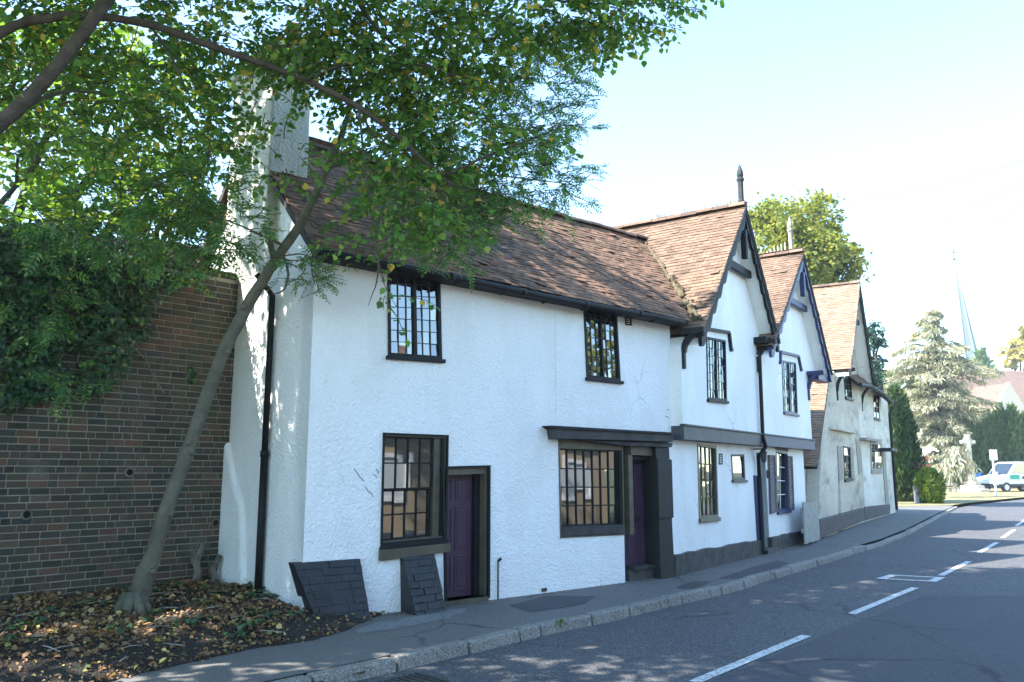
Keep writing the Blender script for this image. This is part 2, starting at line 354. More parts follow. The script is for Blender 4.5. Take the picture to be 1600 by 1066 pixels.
M['road'] = asphalt('road_asphalt', (.066, .066, .075), (.088, .087, .092), 75, (.20, .197, .195))
M['patch'] = asphalt('newer_asphalt', (.054, .054, .065), (.068, .068, .077), 120, (.11, .11, .115), .3)
M['pave'] = asphalt('pavement_asphalt', (.125, .121, .117), (.165, .159, .15), 150, (.23, .222, .205), .35)
M['spill'] = asphalt('limewash_spill', (.13, .13, .135), (.24, .24, .245), 90, (.34, .34, .34), .3)
M['granite'] = asphalt('granite_kerb', (.17, .16, .145), (.27, .255, .225), 95, (.42, .40, .36), .5)
M['soil'] = basic('dark_soil', (.014, .011, .009), (.036, .028, .021), .95, 9, 40, 1, .04)
M['grass'] = basic('dry_grass', (.14, .13, .05), (.30, .25, .12), .95, 2, 30, .8, .05)
M['earth'] = basic('field_ground', (.07, .09, .03), (.13, .13, .06), .95, .5, 10, .5, .05)
def paintmat():
    m, nt, p = newmat('worn_road_paint'); co = coords(nt)
    f = noise(nt, co, 26, 6, .7)
    nt.links.new(ramp(nt, f, [(.36, (.10, .10, .105)), (.5, (.62, .62, .60))]), p.inputs['Base Color'])
    p.inputs['Roughness'].default_value = .7; return m
M['paint'] = paintmat()
# ------------------------------------------------------------------ the setting: ground, road, kerb, pavement
def struct(mb, name, mat): return props(mb.build(name, mat), kind='structure')
mb = MB(); mb.add([(-900, -300, -.16), (900, -300, -.16), (900, 1600, -.16), (-900, 1600, -.16)], [(0, 1, 2, 3)])
struct(mb, 'ground', M['earth'])
kpx = [(450, 1065), (507, 1052), (600, 1033), (700, 1011), (800, 987), (882, 969), (936, 960), (990, 947), (1037, 936), (1085, 926), (1147, 913),
       (1200, 896), (1270, 877), (1342, 855), (1380, 845), (1420, 829), (1470, 803), (1497, 790)]
K = [ground(*p) for p in kpx]
d0 = (K[3]-K[0]).normalized()
K = [K[0]-d0*q for q in (16, 12, 8, 5, 3, 1.5)]+K
Kcorner = [ground(1520, 786), ground(1560, 781.5), ground(1600, 777.5), ground(1640, 773), ground(1720, 768)]
def resample(P, step):
    out = [P[0]]; 
    for a, b in zip(P, P[1:]):
        n = max(1, int((b-a).length/step))
        for i in range(1, n+1): out.append(a.lerp(b, i/n))
    return out
def smooth(P, n=3):
    for _ in range(n): P = [P[0]]+[(P[i-1]+P[i]*2+P[i+1])/4 for i in range(1, len(P)-1)]+[P[-1]]
    return P
Kall = smooth(resample(K+Kcorner, .45), 4)
def offset(P, d):
    out = []
    for i, p in enumerate(P):
        t = (P[min(i+1, len(P)-1)]-P[max(i-1, 0)]); t.z = 0; t.normalize()
        out.append(p+Vector((t.y, -t.x, 0))*d)
    return out
def strip(mb, A, B, za, zb):
    n = len(A); vs = [(p.x, p.y, za) for p in A]+[(p.x, p.y, zb) for p in B]
    return mb.add(vs, [(i, i+1, n+i+1, n+i) for i in range(n-1)])
ROADZ = -.115
Kroad = [p for p in Kall]
far = offset(Kroad, 5.6)
strip(MBr := MB(), Kroad, far, ROADZ, ROADZ)
e = [Kroad[-1], far[-1]]
struct(MBr, 'road', M['road'])
# newer asphalt in the right-hand lane
pa = [ground(1110, 1066, ROADZ), ground(1330, 976, ROADZ), ground(1445, 931, ROADZ), ground(1700, 931, ROADZ), ground(1900, 1066, ROADZ), ground(1500, 1300, ROADZ)]
pm = MB().add([(p.x, p.y, ROADZ+.004) for p in pa], [tuple(range(6))]); struct(pm, 'resurfaced_patch', M['patch'])
# centre line dashes
lm = MB()
for a, b in (((1085, 1067), (1260, 994)), ((1331, 960), (1430, 919)), ((1470, 900), (1514, 878)), ((1530, 864), (1558, 848)), ((1566, 841), (1585, 828)), ((1588, 822), (1612, 806)), ((880, 1160), (1000, 1104))):
    p, q = ground(*a, ROADZ), ground(*b, ROADZ); t = (q-p).normalized(); m = Vector((t.y, -t.x, 0))*.055
    zz = ROADZ+.008
    lm.add([(p.x-m.x, p.y-m.y, zz), (q.x-m.x, q.y-m.y, zz), (q.x+m.x, q.y+m.y, zz), (p.x+m.x, p.y+m.y, zz)], [(0, 1, 2, 3)])
struct(lm, 'road_markings', M['paint'])
# painted surround of the chamber cover in the road
fr = [(1368, 905), (1390, 898.5), (1478, 903), (1463, 910)]
co = [ground(*p, ROADZ) for p in fr]; ce = sum(co, Vector())/4
inn = [ce+(p-ce)*.68 for p in co]
cm = MB().add([(p.x, p.y, ROADZ+.008) for p in co]+[(p.x, p.y, ROADZ+.008) for p in inn], [(0, 1, 5, 4), (1, 2, 6, 5), (2, 3, 7, 6), (3, 0, 4, 7)])
ch = thing('road_chamber', 'dark rectangular chamber cover in a pale surround set in the road', 'manhole cover', ce)
cm.build('surround', M['paint'], ch)
MB().add([(p.x, p.y, ROADZ+.005) for p in inn], [(0, 1, 2, 3)]).build('cover', M['iron'], ch)
# kerb of separate granite blocks
km = MB(); P = smooth(resample(K, .05), 10); L = [0]
for a, b in zip(P, P[1:]): L.append(L[-1]+(b-a).length)
def along(x):
    i = min(max(np.searchsorted(L, x)-1, 0), len(P)-2); f = (x-L[i])/max(L[i+1]-L[i], 1e-6)
    t = (P[min(i+5, len(P)-1)]-P[max(i-5, 0)]); t.z = 0; t.normalize(); return P[i].lerp(P[i+1], f), t
x = 0
while x < L[-1]-1:
    ln = random.choice((.95, .8, .6, 1.05, .9, .35)); g = .012
    (a, ta), (b, tb) = along(x+g), along(min(x+ln-g, L[-1]-.01)); x += ln
    na, nb = Vector((ta.y, -ta.x, 0)), Vector((tb.y, -tb.x, 0)); j = random.uniform(-.012, .012); jz = random.uniform(-.012, .01)
    far_ = a.y > 19
    zt = (.006+jz) if not far_ else -.03+jz
    q1 = [a-na*.15, b-nb*.15, b+nb*(j), a+na*(j)]
    q0 = [a-na*.15, b-nb*.15, b+nb*(.03+j), a+na*(.03+j)]
    km.hexa([Vector((p.x, p.y, -.2)) for p in q0], [Vector((p.x, p.y, zt+random.uniform(-.004, .004))) for p in q1])
ko = struct(km, 'kerb', M['granite'])
bv = ko.modifiers.new("Bevel", 'BEVEL'); bv.width = .028; bv.segments = 3; bv.limit_method = 'ANGLE'
# pavement
ins = offset(Kroad, -.14); inn_ = offset(Kroad, -7.5)
npv = len([p for p in K]); 
cut = max(i for i, p in enumerate(Kroad) if p.y < K[-1].y)
pv = MB(); strip(pv, ins[:cut], inn_[:cut], 0.0, 0.0); struct(pv, 'pavement', M['pave'])
def blob_sheet(px, z, name, mat, jit=.03):
    P = resample([ground(*q) for q in px]+[ground(*px[0])], .18)[:-1]
    m = MB().add([(p.x+random.gauss(0, jit), p.y+random.gauss(0, jit), z) for p in P], [tuple(range(len(P)))]); return struct(m, name, mat)
blob_sheet([(795, 946), (850, 932), (930, 932), (910, 945), (830, 958)], .004, 'pavement_patch', M['patch'], .01)
blob_sheet([(548, 984), (590, 974), (640, 966), (705, 955), (745, 948), (700, 966), (610, 984), (560, 992)], .0045, 'pavement_spill', M['spill'], .03)
blob_sheet([(1120, 905), (1180, 885), (1215, 876), (1235, 880), (1160, 905)], .004, 'pavement_patch', M['patch'], .01)
gz = MB(); gp = [K[-2]+Vector((-6, 4, 0)), K[-1]+Vector((-.4, 0, 0))]+[p+Vector((0, .15, 0)) for p in Kcorner]+[Vector((110, 75, 0)), Vector((110, 170, 0)), Vector((10, 170, 0))]
gz.add([(p.x, p.y, .012) for p in gp], [tuple(range(len(gp)))]); struct(gz, 'grass_verge', M['grass'])
# opposite pavement under the photographer
fp = offset(Kroad, 5.6); fp2 = offset(Kroad, 9.2); strip(fpm := MB(), fp[:cut], fp2[:cut], .0, .0)
strip(fpm, fp[:cut], offset(Kroad, 5.58)[:cut], .0, -.15); struct(fpm, 'opposite_pavement', M['pave'])

# ------------------------------------------------------------------ building frames
F1 = Frame(-2.38, 9.39, 50)                     # long cottage front
E1 = Frame(-2.38, 9.39, 50-90, flip=True)       # its end wall, runs back-left, faces left
assert E1.n.x < 0
F2 = Frame(2.66, 13.62, 35)                     # gabled fronts, ground floor
cu = F1.hit(1065, 600, .12); cp = F1.pt(cu[0], .12, 0)
F2u = Frame(cp.x, cp.y, 35)                     # gabled fronts, upper floor
F3 = Frame(*ground(1281, 842).xy, 31)
g4 = ground(1351, 814); F4 = Frame(g4.x, g4.y, 32.5)

def bil(Q, a, b):
    """Q = TL,TR,BR,BL in (s,z); a along, b down"""
    t = (Q[0][0]+(Q[1][0]-Q[0][0])*a, Q[0][1]+(Q[1][1]-Q[0][1])*a); l = (Q[3][0]+(Q[2][0]-Q[3][0])*a, Q[3][1]+(Q[2][1]-Q[3][1])*a)
    return (t[0]+(l[0]-t[0])*b, t[1]+(l[1]-t[1])*b)
def quadpx(F, px, d=0): return [F.hit(u, v, d) for u, v in px]
def grow(Q, m):
    c = (sum(p[0] for p in Q)/4, sum(p[1] for p in Q)/4)
    sx = [-1, 1, 1, -1]; sz = [1, 1, -1, -1]
    return [(p[0]+sx[i]*m, p[1]+sz[i]*m) for i, p in enumerate(Q)]
def ringframe(mb, F, Q, w, d0, d1):
    I = grow(Q, -w)
    for i in range(4):
        j = (i+1) % 4
        mb.prism(F, [Q[i], Q[j], I[j], I[i]], d0, d1)
    return I
def pane_grid(F, Q, cols, rows, d, tilt, parent):
    V = []
    for i in range(cols):
        for j in range(rows):
            c = [bil(Q, i/cols, j/rows), bil(Q, (i+1)/cols, j/rows), bil(Q, (i+1)/cols, (j+1)/rows), bil(Q, i/cols, (j+1)/rows)]
            W_ = abs(c[1][0]-c[0][0]); Hh = abs(c[0][1]-c[3][1])
            tx, tz = random.gauss(0, tilt)*W_, random.gauss(0, tilt)*Hh
            for (s_, z_), (a, b) in zip(c, ((-1, 1), (1, 1), (1, -1), (-1, -1))):
                V.append(F.pt(s_, d+a*tx+b*tz, z_))
    return fastmesh('glass', V, 4, M['glass'], parent)
def window(F, Q, parent, mat, fw=.05, d0=.0, dep=.08, lights=((0, 1),), cols=3, rows=6, bw=.012, bmat='lead', mull=.05, tilt=.012, sill=None, glassd=-.03, label=None, head=None):
    """frame ring with mullions; glass; bars; sill.  d0 = front of frame"""
    mb = MB(); I = ringframe(mb, F, Q, fw, d0, d0-dep)
    for k, (a, b) in enumerate(lights[1:]):
        mb.bar(F, bil(I, a, 0), bil(I, a, 1), mull, d0-.004, d0-dep+.004)
    wobj = mb.build('window', M[mat], parent, label=label)
    bb = MB(); gd = d0+glassd
    for k, (a, b) in enumerate(lights):
        L_ = [bil(I, a, 0), bil(I, b, 0), bil(I, b, 1), bil(I, a, 1)]
        if mull and len(lights) > 1: L_ = L_
        pane_grid(F, L_, cols, rows, gd, tilt, wobj)
        for i in range(1, cols): bb.bar(F, bil(L_, i/cols, 0), bil(L_, i/cols, 1), bw, gd+.016, gd+.004)
        for j in range(1, rows): bb.bar(F, bil(L_, 0, j/rows), bil(L_, 1, j/rows), bw*.9, gd+.014, gd+.005)
    bb.build('glazing_bars', M[bmat], wobj)
    if sill:
        h, o, out = sill; S = MB()
        S.prism(F, [(Q[3][0]-o, Q[3][1]), (Q[2][0]+o, Q[2][1]), (Q[2][0]+o, Q[2][1]-h), (Q[3][0]-o, Q[3][1]-h)], d0-dep, out).build('sill', M[mat], wobj, .006)
    return wobj
def panel_door(F, Q, parent, mat, d, rows=((.04, .22), (.27, .62), (.67, .95)), cols=2, name='door'):
    mb = MB(); mb.prism(F, Q, d, d-.05)
    for r0, r1 in rows:
        for c in range(cols):
            a0, a1 = (.10+.44*c, .10+.44*c+.36)
            P = [bil(Q, a0, r0), bil(Q, a1, r0), bil(Q, a1, r1), bil(Q, a0, r1)]
            ringframe(mb, F, P, .022, d+.012, d-.01)
            mb.prism(F, grow(P, -.04), d+.008, d-.01)
    return mb.build(name, M[mat], parent, .004)

# ------------------------------------------------------------------ tiles
def tiles(A, e, up, poly, name, mat, parent, gauge=.10, width=.165, sag=0.0, lift=.022, jit=.003, wav=.02, edge=.03, thick=.013):
    """clay tiles on the plane through A with eave direction e and upslope direction up; poly in (a,b)"""
    e = e.normalized(); up = up.normalized(); N = e.cross(up)
    if N.z < 0 or (abs(N.z) < .05 and N.dot(-A) < 0): N = -N
    amax = max(p[0] for p in poly); amin = min(p[0] for p in poly); bmax = max(p[1] for p in poly); bmin = min(p[1] for p in poly)
    ph = random.uniform(0, 6)
    def disp(a, b):
        x, y = (a-amin)/(amax-amin), (b-bmin)/(bmax-bmin)
        return -sag*math.sin(math.pi*min(max(x, 0), 1))*math.sin(math.pi*min(max(y, 0), 1))+wav*(math.sin(a*1.7+ph+b)*.5+math.sin(b*2.3-a*.8+ph)*.5)
    V = []; F_ = []
    nb = int((bmax-bmin)/gauge)+1
    for r in range(nb):
        b0 = bmin+r*gauge; off = (r % 2)*width/2+random.uniform(-.01, .01); rowj = random.uniform(-.005, .005)
        na = int((amax-amin)/width)+2
        xs = []
        for (xa, ya), (xb, yb) in zip(poly, poly[1:]+poly[:1]):
            yq = min(max(b0+gauge*.5, bmin+1e-4), bmax-1e-4)
            if (ya > yq) != (yb > yq): xs.append(xa+(xb-xa)*(yq-ya)/(yb-ya))
        if len(xs) < 2: continue
        rlo, rhi = min(xs), max(xs)
        for k in range(-1, na):
            a0 = amin+k*width+off
            if a0+width < rlo+.05 or a0 > rhi-.05: continue
            j = random.gauss(0, jit); rot = random.gauss(0, jit*1.6); bl = b0+rowj+random.gauss(0, jit*.7)
            l = lift+random.gauss(0, jit)+(random.uniform(.01, .025) if random.random() < .012 else 0)
            a1 = min(a0+width-.004, rhi+random.uniform(0, .012)); a0 = max(a0, rlo-random.uniform(0, .012)); ln = gauge*1.6
            p = []
            for (aa, bb_, h) in ((a0, bl, l), (a1, bl+rot*width, l+j), (a1, bl+ln, .004+j), (a0, bl+ln, .004)):
                D = disp(aa, bb_); p.append(A+e*aa+up*bb_+N*(h+D))
            q = [x_-N*thick for x_ in p]
            b_ = len(V); V += [tuple(x_) for x_ in p+q]
            F_ += [(b_, b_+1, b_+2, b_+3), (b_, b_+4, b_+5, b_+1), (b_+1, b_+5, b_+6, b_+2), (b_+3, b_+2, b_+6, b_+7), (b_, b_+3, b_+7, b_+4)]
    mb = MB(); mb.v = V; mb.f = F_
    o = mb.build(name, M[mat], parent)
    u = MB(); D = .02+abs(sag)+wav
    top = [A+e*a+up*b-N*(.028+wav) for a, b in poly]; bot = [p-N*.05 for p in top]; n = len(poly)
    u.add(top+bot, [tuple(range(n)), tuple(range(n, 2*n))]+[(i, (i+1) % n, n+(i+1) % n, n+i) for i in range(n)])
    u.build('roof_deck', M['under'], o)
    return o
def ridge_run(p, q, parent, mat='ridge', r=.11, ln=.33, n=7):
    p, q = Vector(p), Vector(q); t = (q-p); L_ = t.length; t.normalize(); sd = t.cross(Vector((0, 0, 1))).normalized(); upv = sd.cross(t)
    mb = MB(); k = int(L_/ln)
    for i in range(k):
        a = p+t*(i*L_/k+.006); b = p+t*((i+1)*L_/k-.006); jz = random.uniform(-.012, .012); rr = r*random.uniform(.96, 1.04)
        ring = []
        for m in range(n+1):
            an = math.pi*m/n; ring.append((math.cos(an)*rr, math.sin(an)*rr*.85-.02+jz))
        vs = [a+sd*x_+upv*y_ for x_, y_ in ring]+[b+sd*x_*1.05+upv*y_*1.05 for x_, y_ in ring]
        m = n+1
        mb.add(vs, [(i_, i_+1, m+i_+1, m+i_) for i_ in range(n)]+[tuple(range(m)), tuple(range(m, 2*m))])
    return mb.build('ridge_tiles', M[mat], parent)
def planecoords(A, e, up, u, v):
    e = e.normalized(); up = up.normalized(); p = hitplane(A, e.cross(up), u, v); return ((p-A).dot(e), (p-A).dot(up))
def pc(A, e, up, p): return ((Vector(p)-A).dot(e.normalized()), (Vector(p)-A).dot(up.normalized()))
# ------------------------------------------------------------------ LONG WHITE COTTAGE
c1 = thing('white_cottage', 'long white roughcast cottage with mossy tiled roof, two purple doors and black buttresses', 'cottage', (-2.38, 9.39, 0))
sC = F1.hit(868, 600)[0]; sEnd = cu[0]; EAVE = 4.34
# openings, traced in the plane of the front
q_u1 = quadpx(F1, [(605, 420), (687, 424), (690, 562), (606, 556)])
q_u2 = quadpx(F1, [(911, 476), (963, 487), (969, 596), (916, 590)], .12)
q_l1 = quadpx(F1, [(598, 676), (700, 680), (697, 842), (594, 852)])
q_d1 = quadpx(F1, [(690, 729), (765, 727), (765, 938), (694, 946)])
q_sh = quadpx(F1, [(872, 686), (972, 690), (975, 836), (875, 841)])
q_d2 = quadpx(F1, [(972, 694), (1050, 694), (1053, 905), (977, 914)])
notch = [q_l1[0], q_l1[1], (q_l1[1][0], q_d1[0][1]), q_d1[1], (q_d1[1][0], .0), (q_d1[3][0], .0), (q_d1[3][0], q_l1[2][1]), q_l1[3]]
# ground floor wall + upper wall (the right-hand part steps out over the shop front)
zJ = F1.hit(960, 672)[1]
wl = MB()
outer = [(0, -.1), (q_d1[3][0], -.1), (q_d1[3][0], q_l1[2][1]), q_l1[3], q_l1[0], q_l1[1], (q_l1[1][0], q_d1[0][1]), q_d1[1], (q_d1[1][0], -.1),
         (q_d2[3][0], -.1), (q_sh[2][0]+.005, q_sh[2][1]), q_sh[3], (q_sh[0][0], zJ), (sC, zJ), (sC, EAVE), (0, EAVE)]
wallmesh(wl, F1, outer, [q_u1], 0, -.3)
F1b = Frame(*F1.pt(sC, .012, 0).xy, 50-math.degrees(math.atan2(.108, sEnd-sC))); lb = math.hypot(sEnd-sC, .108)
q_u2 = quadpx(F1b, [(911, 476), (963, 487), (969, 596), (916, 590)])
outer2 = [(0, zJ-.02), (lb, zJ-.02), (lb, EAVE-.12), (0, EAVE)]
wallmesh(wl, F1b, outer2, [q_u2], 0, -.3)
# end wall
zE = 4.75; DEP = 4.4; HALF = 2.2; RZ = 6.62
wallmesh(wl, E1, [(.001, -.1), (DEP, -.1), (DEP, EAVE-.05), (HALF, RZ-.13), (.001, EAVE-.05)], [], 0.0, -.25)
wl.build('wall', M['white'], c1)
# raised lower coat of render on the end wall
rb = MB(); sq = [E1.hit(345, 915)[0], 0]
rb.prism(E1, [(1.5, -.1), (2.62, -.1), (2.60, 1.55), (2.50, 2.05), (2.42, 2.12), (2.1, 1.6), (1.75, 1.2)], .07, -.05).build('render_coat', M['white'], c1, .05)
# tile-hung gable behind the stack
up1 = Vector((0, 0, 1))
cb0 = E1.hit(374, 250)[0]
tiles(E1.pt(0, .03, 5.4), E1.t, up1, [(cb0-.06, 0), (3.2, 0), (HALF+.02, 1.05), (cb0-.06, 1.05)], 'hung_gable_tiles', 'hung', c1, gauge=.11, wav=.004)
# main roof, front slope
A1 = F1.pt(0, .27, EAVE-.06); upv = (F1.pt(0, -HALF, RZ)-A1)
def rp(u, v): return planecoords(A1, F1.t, upv, u, v)
LR = upv.length
roof1 = tiles(A1, F1.t, upv, [(-.12, 0), (sEnd+.1, 0), (sEnd+2.3, LR*.9), (sEnd+2.8, LR), (-.12, LR)], 'roof', 'tile_old', c1, sag=.05, jit=.0045, wav=.03, lift=.016)
A1b = F1.pt(0, -2*HALF-.25, EAVE-.06)
MB().add([A1b+F1.t*1.4, A1b+F1.t*(sEnd+2.8), F1.pt(sEnd+2.8, -HALF, RZ-.05), F1.pt(1.4, -HALF, RZ-.05)], [(0, 1, 2, 3)]).build('rear_slope', M['under'], c1)
tiles(A1b, F1.t, F1.pt(0, -HALF, RZ)-A1b, [(-.12, 0), (1.4, 0), (1.4, LR), (-.12, LR)], 'rear_roof', 'tile_old', c1)
ridge_run(F1.pt(-.12, -HALF, RZ+.02), F1.pt(sEnd+2.5, -HALF, RZ), roof1)
# verge boards and soffit
vb = MB()
vb.hexa([F1.pt(-.14, .30, EAVE-.10), F1.pt(-.14, -HALF, RZ-.06), F1.pt(-.14, -HALF, RZ-.16), F1.pt(-.14, .30, EAVE-.20)], [F1.pt(-.10, .30, EAVE-.10), F1.pt(-.10, -HALF, RZ-.06), F1.pt(-.10, -HALF, RZ-.16), F1.pt(-.10, .30, EAVE-.20)])
vb.hexa([F1.pt(-.14, -2*HALF-.2, EAVE-.10), F1.pt(-.14, -HALF, RZ-.06), F1.pt(-.14, -HALF, RZ-.16), F1.pt(-.14, -2*HALF-.2, EAVE-.20)], [F1.pt(-.10, -2*HALF-.2, EAVE-.10), F1.pt(-.10, -HALF, RZ-.06), F1.pt(-.10, -HALF, RZ-.16), F1.pt(-.10, -2*HALF-.2, EAVE-.20)])
vb.build('verge_board', M['under'], c1)
MB().fbox(F1, -.1, sEnd-.02, -.02, .24, EAVE-.13, EAVE-.10).build('soffit', M['black'], c1)
# gutter with joints
gt = MB(); gp_ = []
gy = lambda s_: EAVE-.10-.012*s_*.5+.012*math.sin(s_*1.3)
gt.tube([F1.pt(s_, .33, gy(s_)) for s_ in np.linspace(-.12, sEnd-.15, 14)], .046, 10)
for s_ in np.arange(.5, sEnd-.3, 1.25): gt.tube([F1.pt(s_, .33, gy(s_)), F1.pt(s_+.08, .33, gy(s_+.08))], .054, 10)
g_o = gt.build('gutter', M['black'], c1, smooth=True)
for s_ in np.arange(.3, sEnd-.3, .8): MB().fbox(F1, s_, s_+.03, .2, .33, gy(s_)-.075, gy(s_)-.055).build('bracket', M['black'], g_o)
# chimney stack: left face flush with the end wall
ca = E1.hit(436, 270)[0]; cb = E1.hit(374, 250)[0]
ctop = 7.35; ch1 = MB()
def cbox(mb, a0, a1, d_, w0, z0, z1, g=0):
    P = [(a0-g, g), (a1+g, g), (a1+g, -w0-g), (a0-g, -w0-g)]
    return mb.hexa([E1.pt(a, d+d_, z0) for a, d in P], [E1.pt(a, d+d_, z1) for a, d in P])
zs_ = 4.45
ch1.hexa([E1.pt(a, d, zs_-.12) for a, d in ((ca-.22, .0), (cb+.1, .0), (cb+.1, -.3), (ca-.22, -.3))], [E1.pt(a, d, zs_+.35) for a, d in ((ca, .15), (cb, .15), (cb, -.3), (ca, -.3))])
cbox(ch1, ca, cb, .15, .57, zs_+.34, ctop); cbox(ch1, ca, cb, .15, .57, ctop, ctop+.1, .05); cbox(ch1, ca, cb, .15, .57, ctop+.1, ctop+.22, .09)
chim = ch1.build('chimney', M['chimney'], c1, .03)
def pot(c, r, h, mat):
    return MB().lathe(c, [(r*1.1, 0), (r*1.1, h*.08), (r, h*.12), (r*.88, h*.86), (r*1.05, h*.88), (r*1.05, h*.96), (r*.9, h), (r*.72, h), (r*.72, h*.9)], 16).build('chimney_pot', M[mat], chim, smooth=False)
pm_ = E1.pt((ca+cb)/2-.12, -.38, ctop+.22); pot(pm_, .115, .7, 'terracotta')
pot(E1.pt(cb-.15, -.22, ctop+.22), .11, .36, 'iron')
# second far stack peeping over the ridge
fs = MB(); fs.fbox(F1, 3.95, 4.55, -2.9, -3.5, 5.6, 7.02); fs.fbox(F1, 3.9, 4.6, -2.85, -3.55, 7.02, 7.12); fs.fbox(F1, 3.86, 4.64, -2.81, -3.59, 7.12, 7.2)
c2nd = fs.build('rear_chimney', M['terracotta'], c1)
# windows
window(F1, q_u1, c1, 'black', fw=.042, d0=.015, dep=.10, lights=((0, .5), (.5, 1)), cols=3, rows=7, bw=.008, mull=.05, sill=(.05, .03, .06), glassd=-.035, tilt=.011)
window(F1b, q_u2, c1, 'black', fw=.042, d0=.015, dep=.10, lights=((0, .5), (.5, 1)), cols=3, rows=7, bw=.008, mull=.04, sill=(.05, .03, .06), glassd=-.035, tilt=.011)
# ground-floor sash window: surround, sashes
o_l1 = MB(); I = ringframe(o_l1, F1, q_l1, .024, .02, -.12)
w1 = o_l1.build('window', M['black'], c1)
fb = MB(); I2 = ringframe(fb, F1, I, .018, -.01, -.14); fb.build('inner_frame', M['brown'], w1)
sq_ = [bil(I2, 0, 0), bil(I2, .84, 0), bil(I2, .84, 1), bil(I2, 0, 1)]
MB().prism(F1, grow(q_l1, -.01), -.16, -.19).build('window_backing', M['hollow_dark'], w1)  # dark sheet behind the sashes, standing for the unlit room
MB().prism(F1, [bil(I2, .84, 0), bil(I2, 1.0, 0), bil(I2, 1.0, 1), bil(I2, .84, 1)], -.045, -.13).build('sash_box', M['brown'], w1)
MB().prism(F1, [bil(I2, .95, 0), bil(I2, 1.0, 0), bil(I2, 1.0, 1), bil(I2, .95, 1)], -.012, -.044).build('jamb', M['black'], w1)
up_ = [bil(sq_, 0, 0), bil(sq_, 1, 0), bil(sq_, 1, .52), bil(sq_, 0, .52)]; lo_ = [bil(sq_, 0, .52), bil(sq_, .96, .52), bil(sq_, .96, 1), bil(sq_, 0, 1)]
for Qs, d_ in ((up_, -.07), (lo_, -.10)):
    sb = MB(); ringframe(sb, F1, Qs, .02, d_+.02, d_-.03)
    G = grow(Qs, -.02)
    for i in range(1, 4): sb.bar(F1, bil(G, i/4, 0), bil(G, i/4, 1), .017, d_+.008, d_-.006)
    sb.bar(F1, bil(G, 0, .5), bil(G, 1, .5), .018, d_+.014, d_-.004)
    sb.build('sash', M['black'], w1); pane_grid(F1, G, 4, 2, d_-.008, .0014, w1)
s1 = MB(); s1.prism(F1, [q_l1[3], q_l1[2], (q_l1[2][0], q_l1[2][1]-.05), (q_l1[3][0]-.02, q_l1[3][1]-.05)], .05, -.1); s1.build('sill', M['black'], w1, .006)
s2 = MB(); zz = q_l1[3][1]-.052; s2.prism(F1, [(q_l1[3][0]-.02, zz), (q_l1[2][0]+.03, q_l1[2][1]-.052), (q_l1[2][0]+.03, q_l1[2][1]-.16), (q_l1[3][0]-.02, zz-.13)], .065, -.05); s2.build('apron', M['brown'], w1, .006)
# first purple door, deep set
fd = MB(); ringf = [q_d1[0], q_d1[1], (q_d1[1][0], .03), (q_d1[3][0], .03)]
I = ringframe(fd, F1, ringf, .03, .025, -.2); I_ = I
dO = [(I[0][0]+.0, I[0][1]-.085), (I[1][0]-.12, I[1][1]-.085), (I[1][0]-.12, .06), (I[0][0], .06)]
door1 = panel_door(F1, dO, c1, 'purple', -.20)
fd.build('door_surround', M['black'], door1)
MB().prism(F1, [I[0], I[1], (I[1][0], I[1][1]-.085), (I[0][0], I[0][1]-.085)], -.02, -.18).build('lintel', M['brown'], door1)
MB().prism(F1, [(I[1][0]-.12, I[1][1]-.085), (I[1][0]-.035, I[1][1]-.085), (I[1][0]-.035, .06), (I[1][0]-.12, .06)], -.13, -.22).build('jamb', M['black'], door1)
MB().prism(F1, [(I[1][0]-.035, I[1][1]-.085), (I[1][0], I[1][1]-.085), (I[1][0], .06), (I[1][0]-.035, .06)], -.02, -.22).build('post', M['brown'], door1)
MB().prism(F1, [(I[0][0], .06), (I[1][0], .06), (I[1][0], .0), (I[0][0], .0)], .03, -.24).build('threshold', M['brown'], door1)
MB().fbox(F1, I[0][0]-.02, I[1][0]+.02, -.245, -.255, 0, I[0][1]).build('reveal', M['black'], door1)
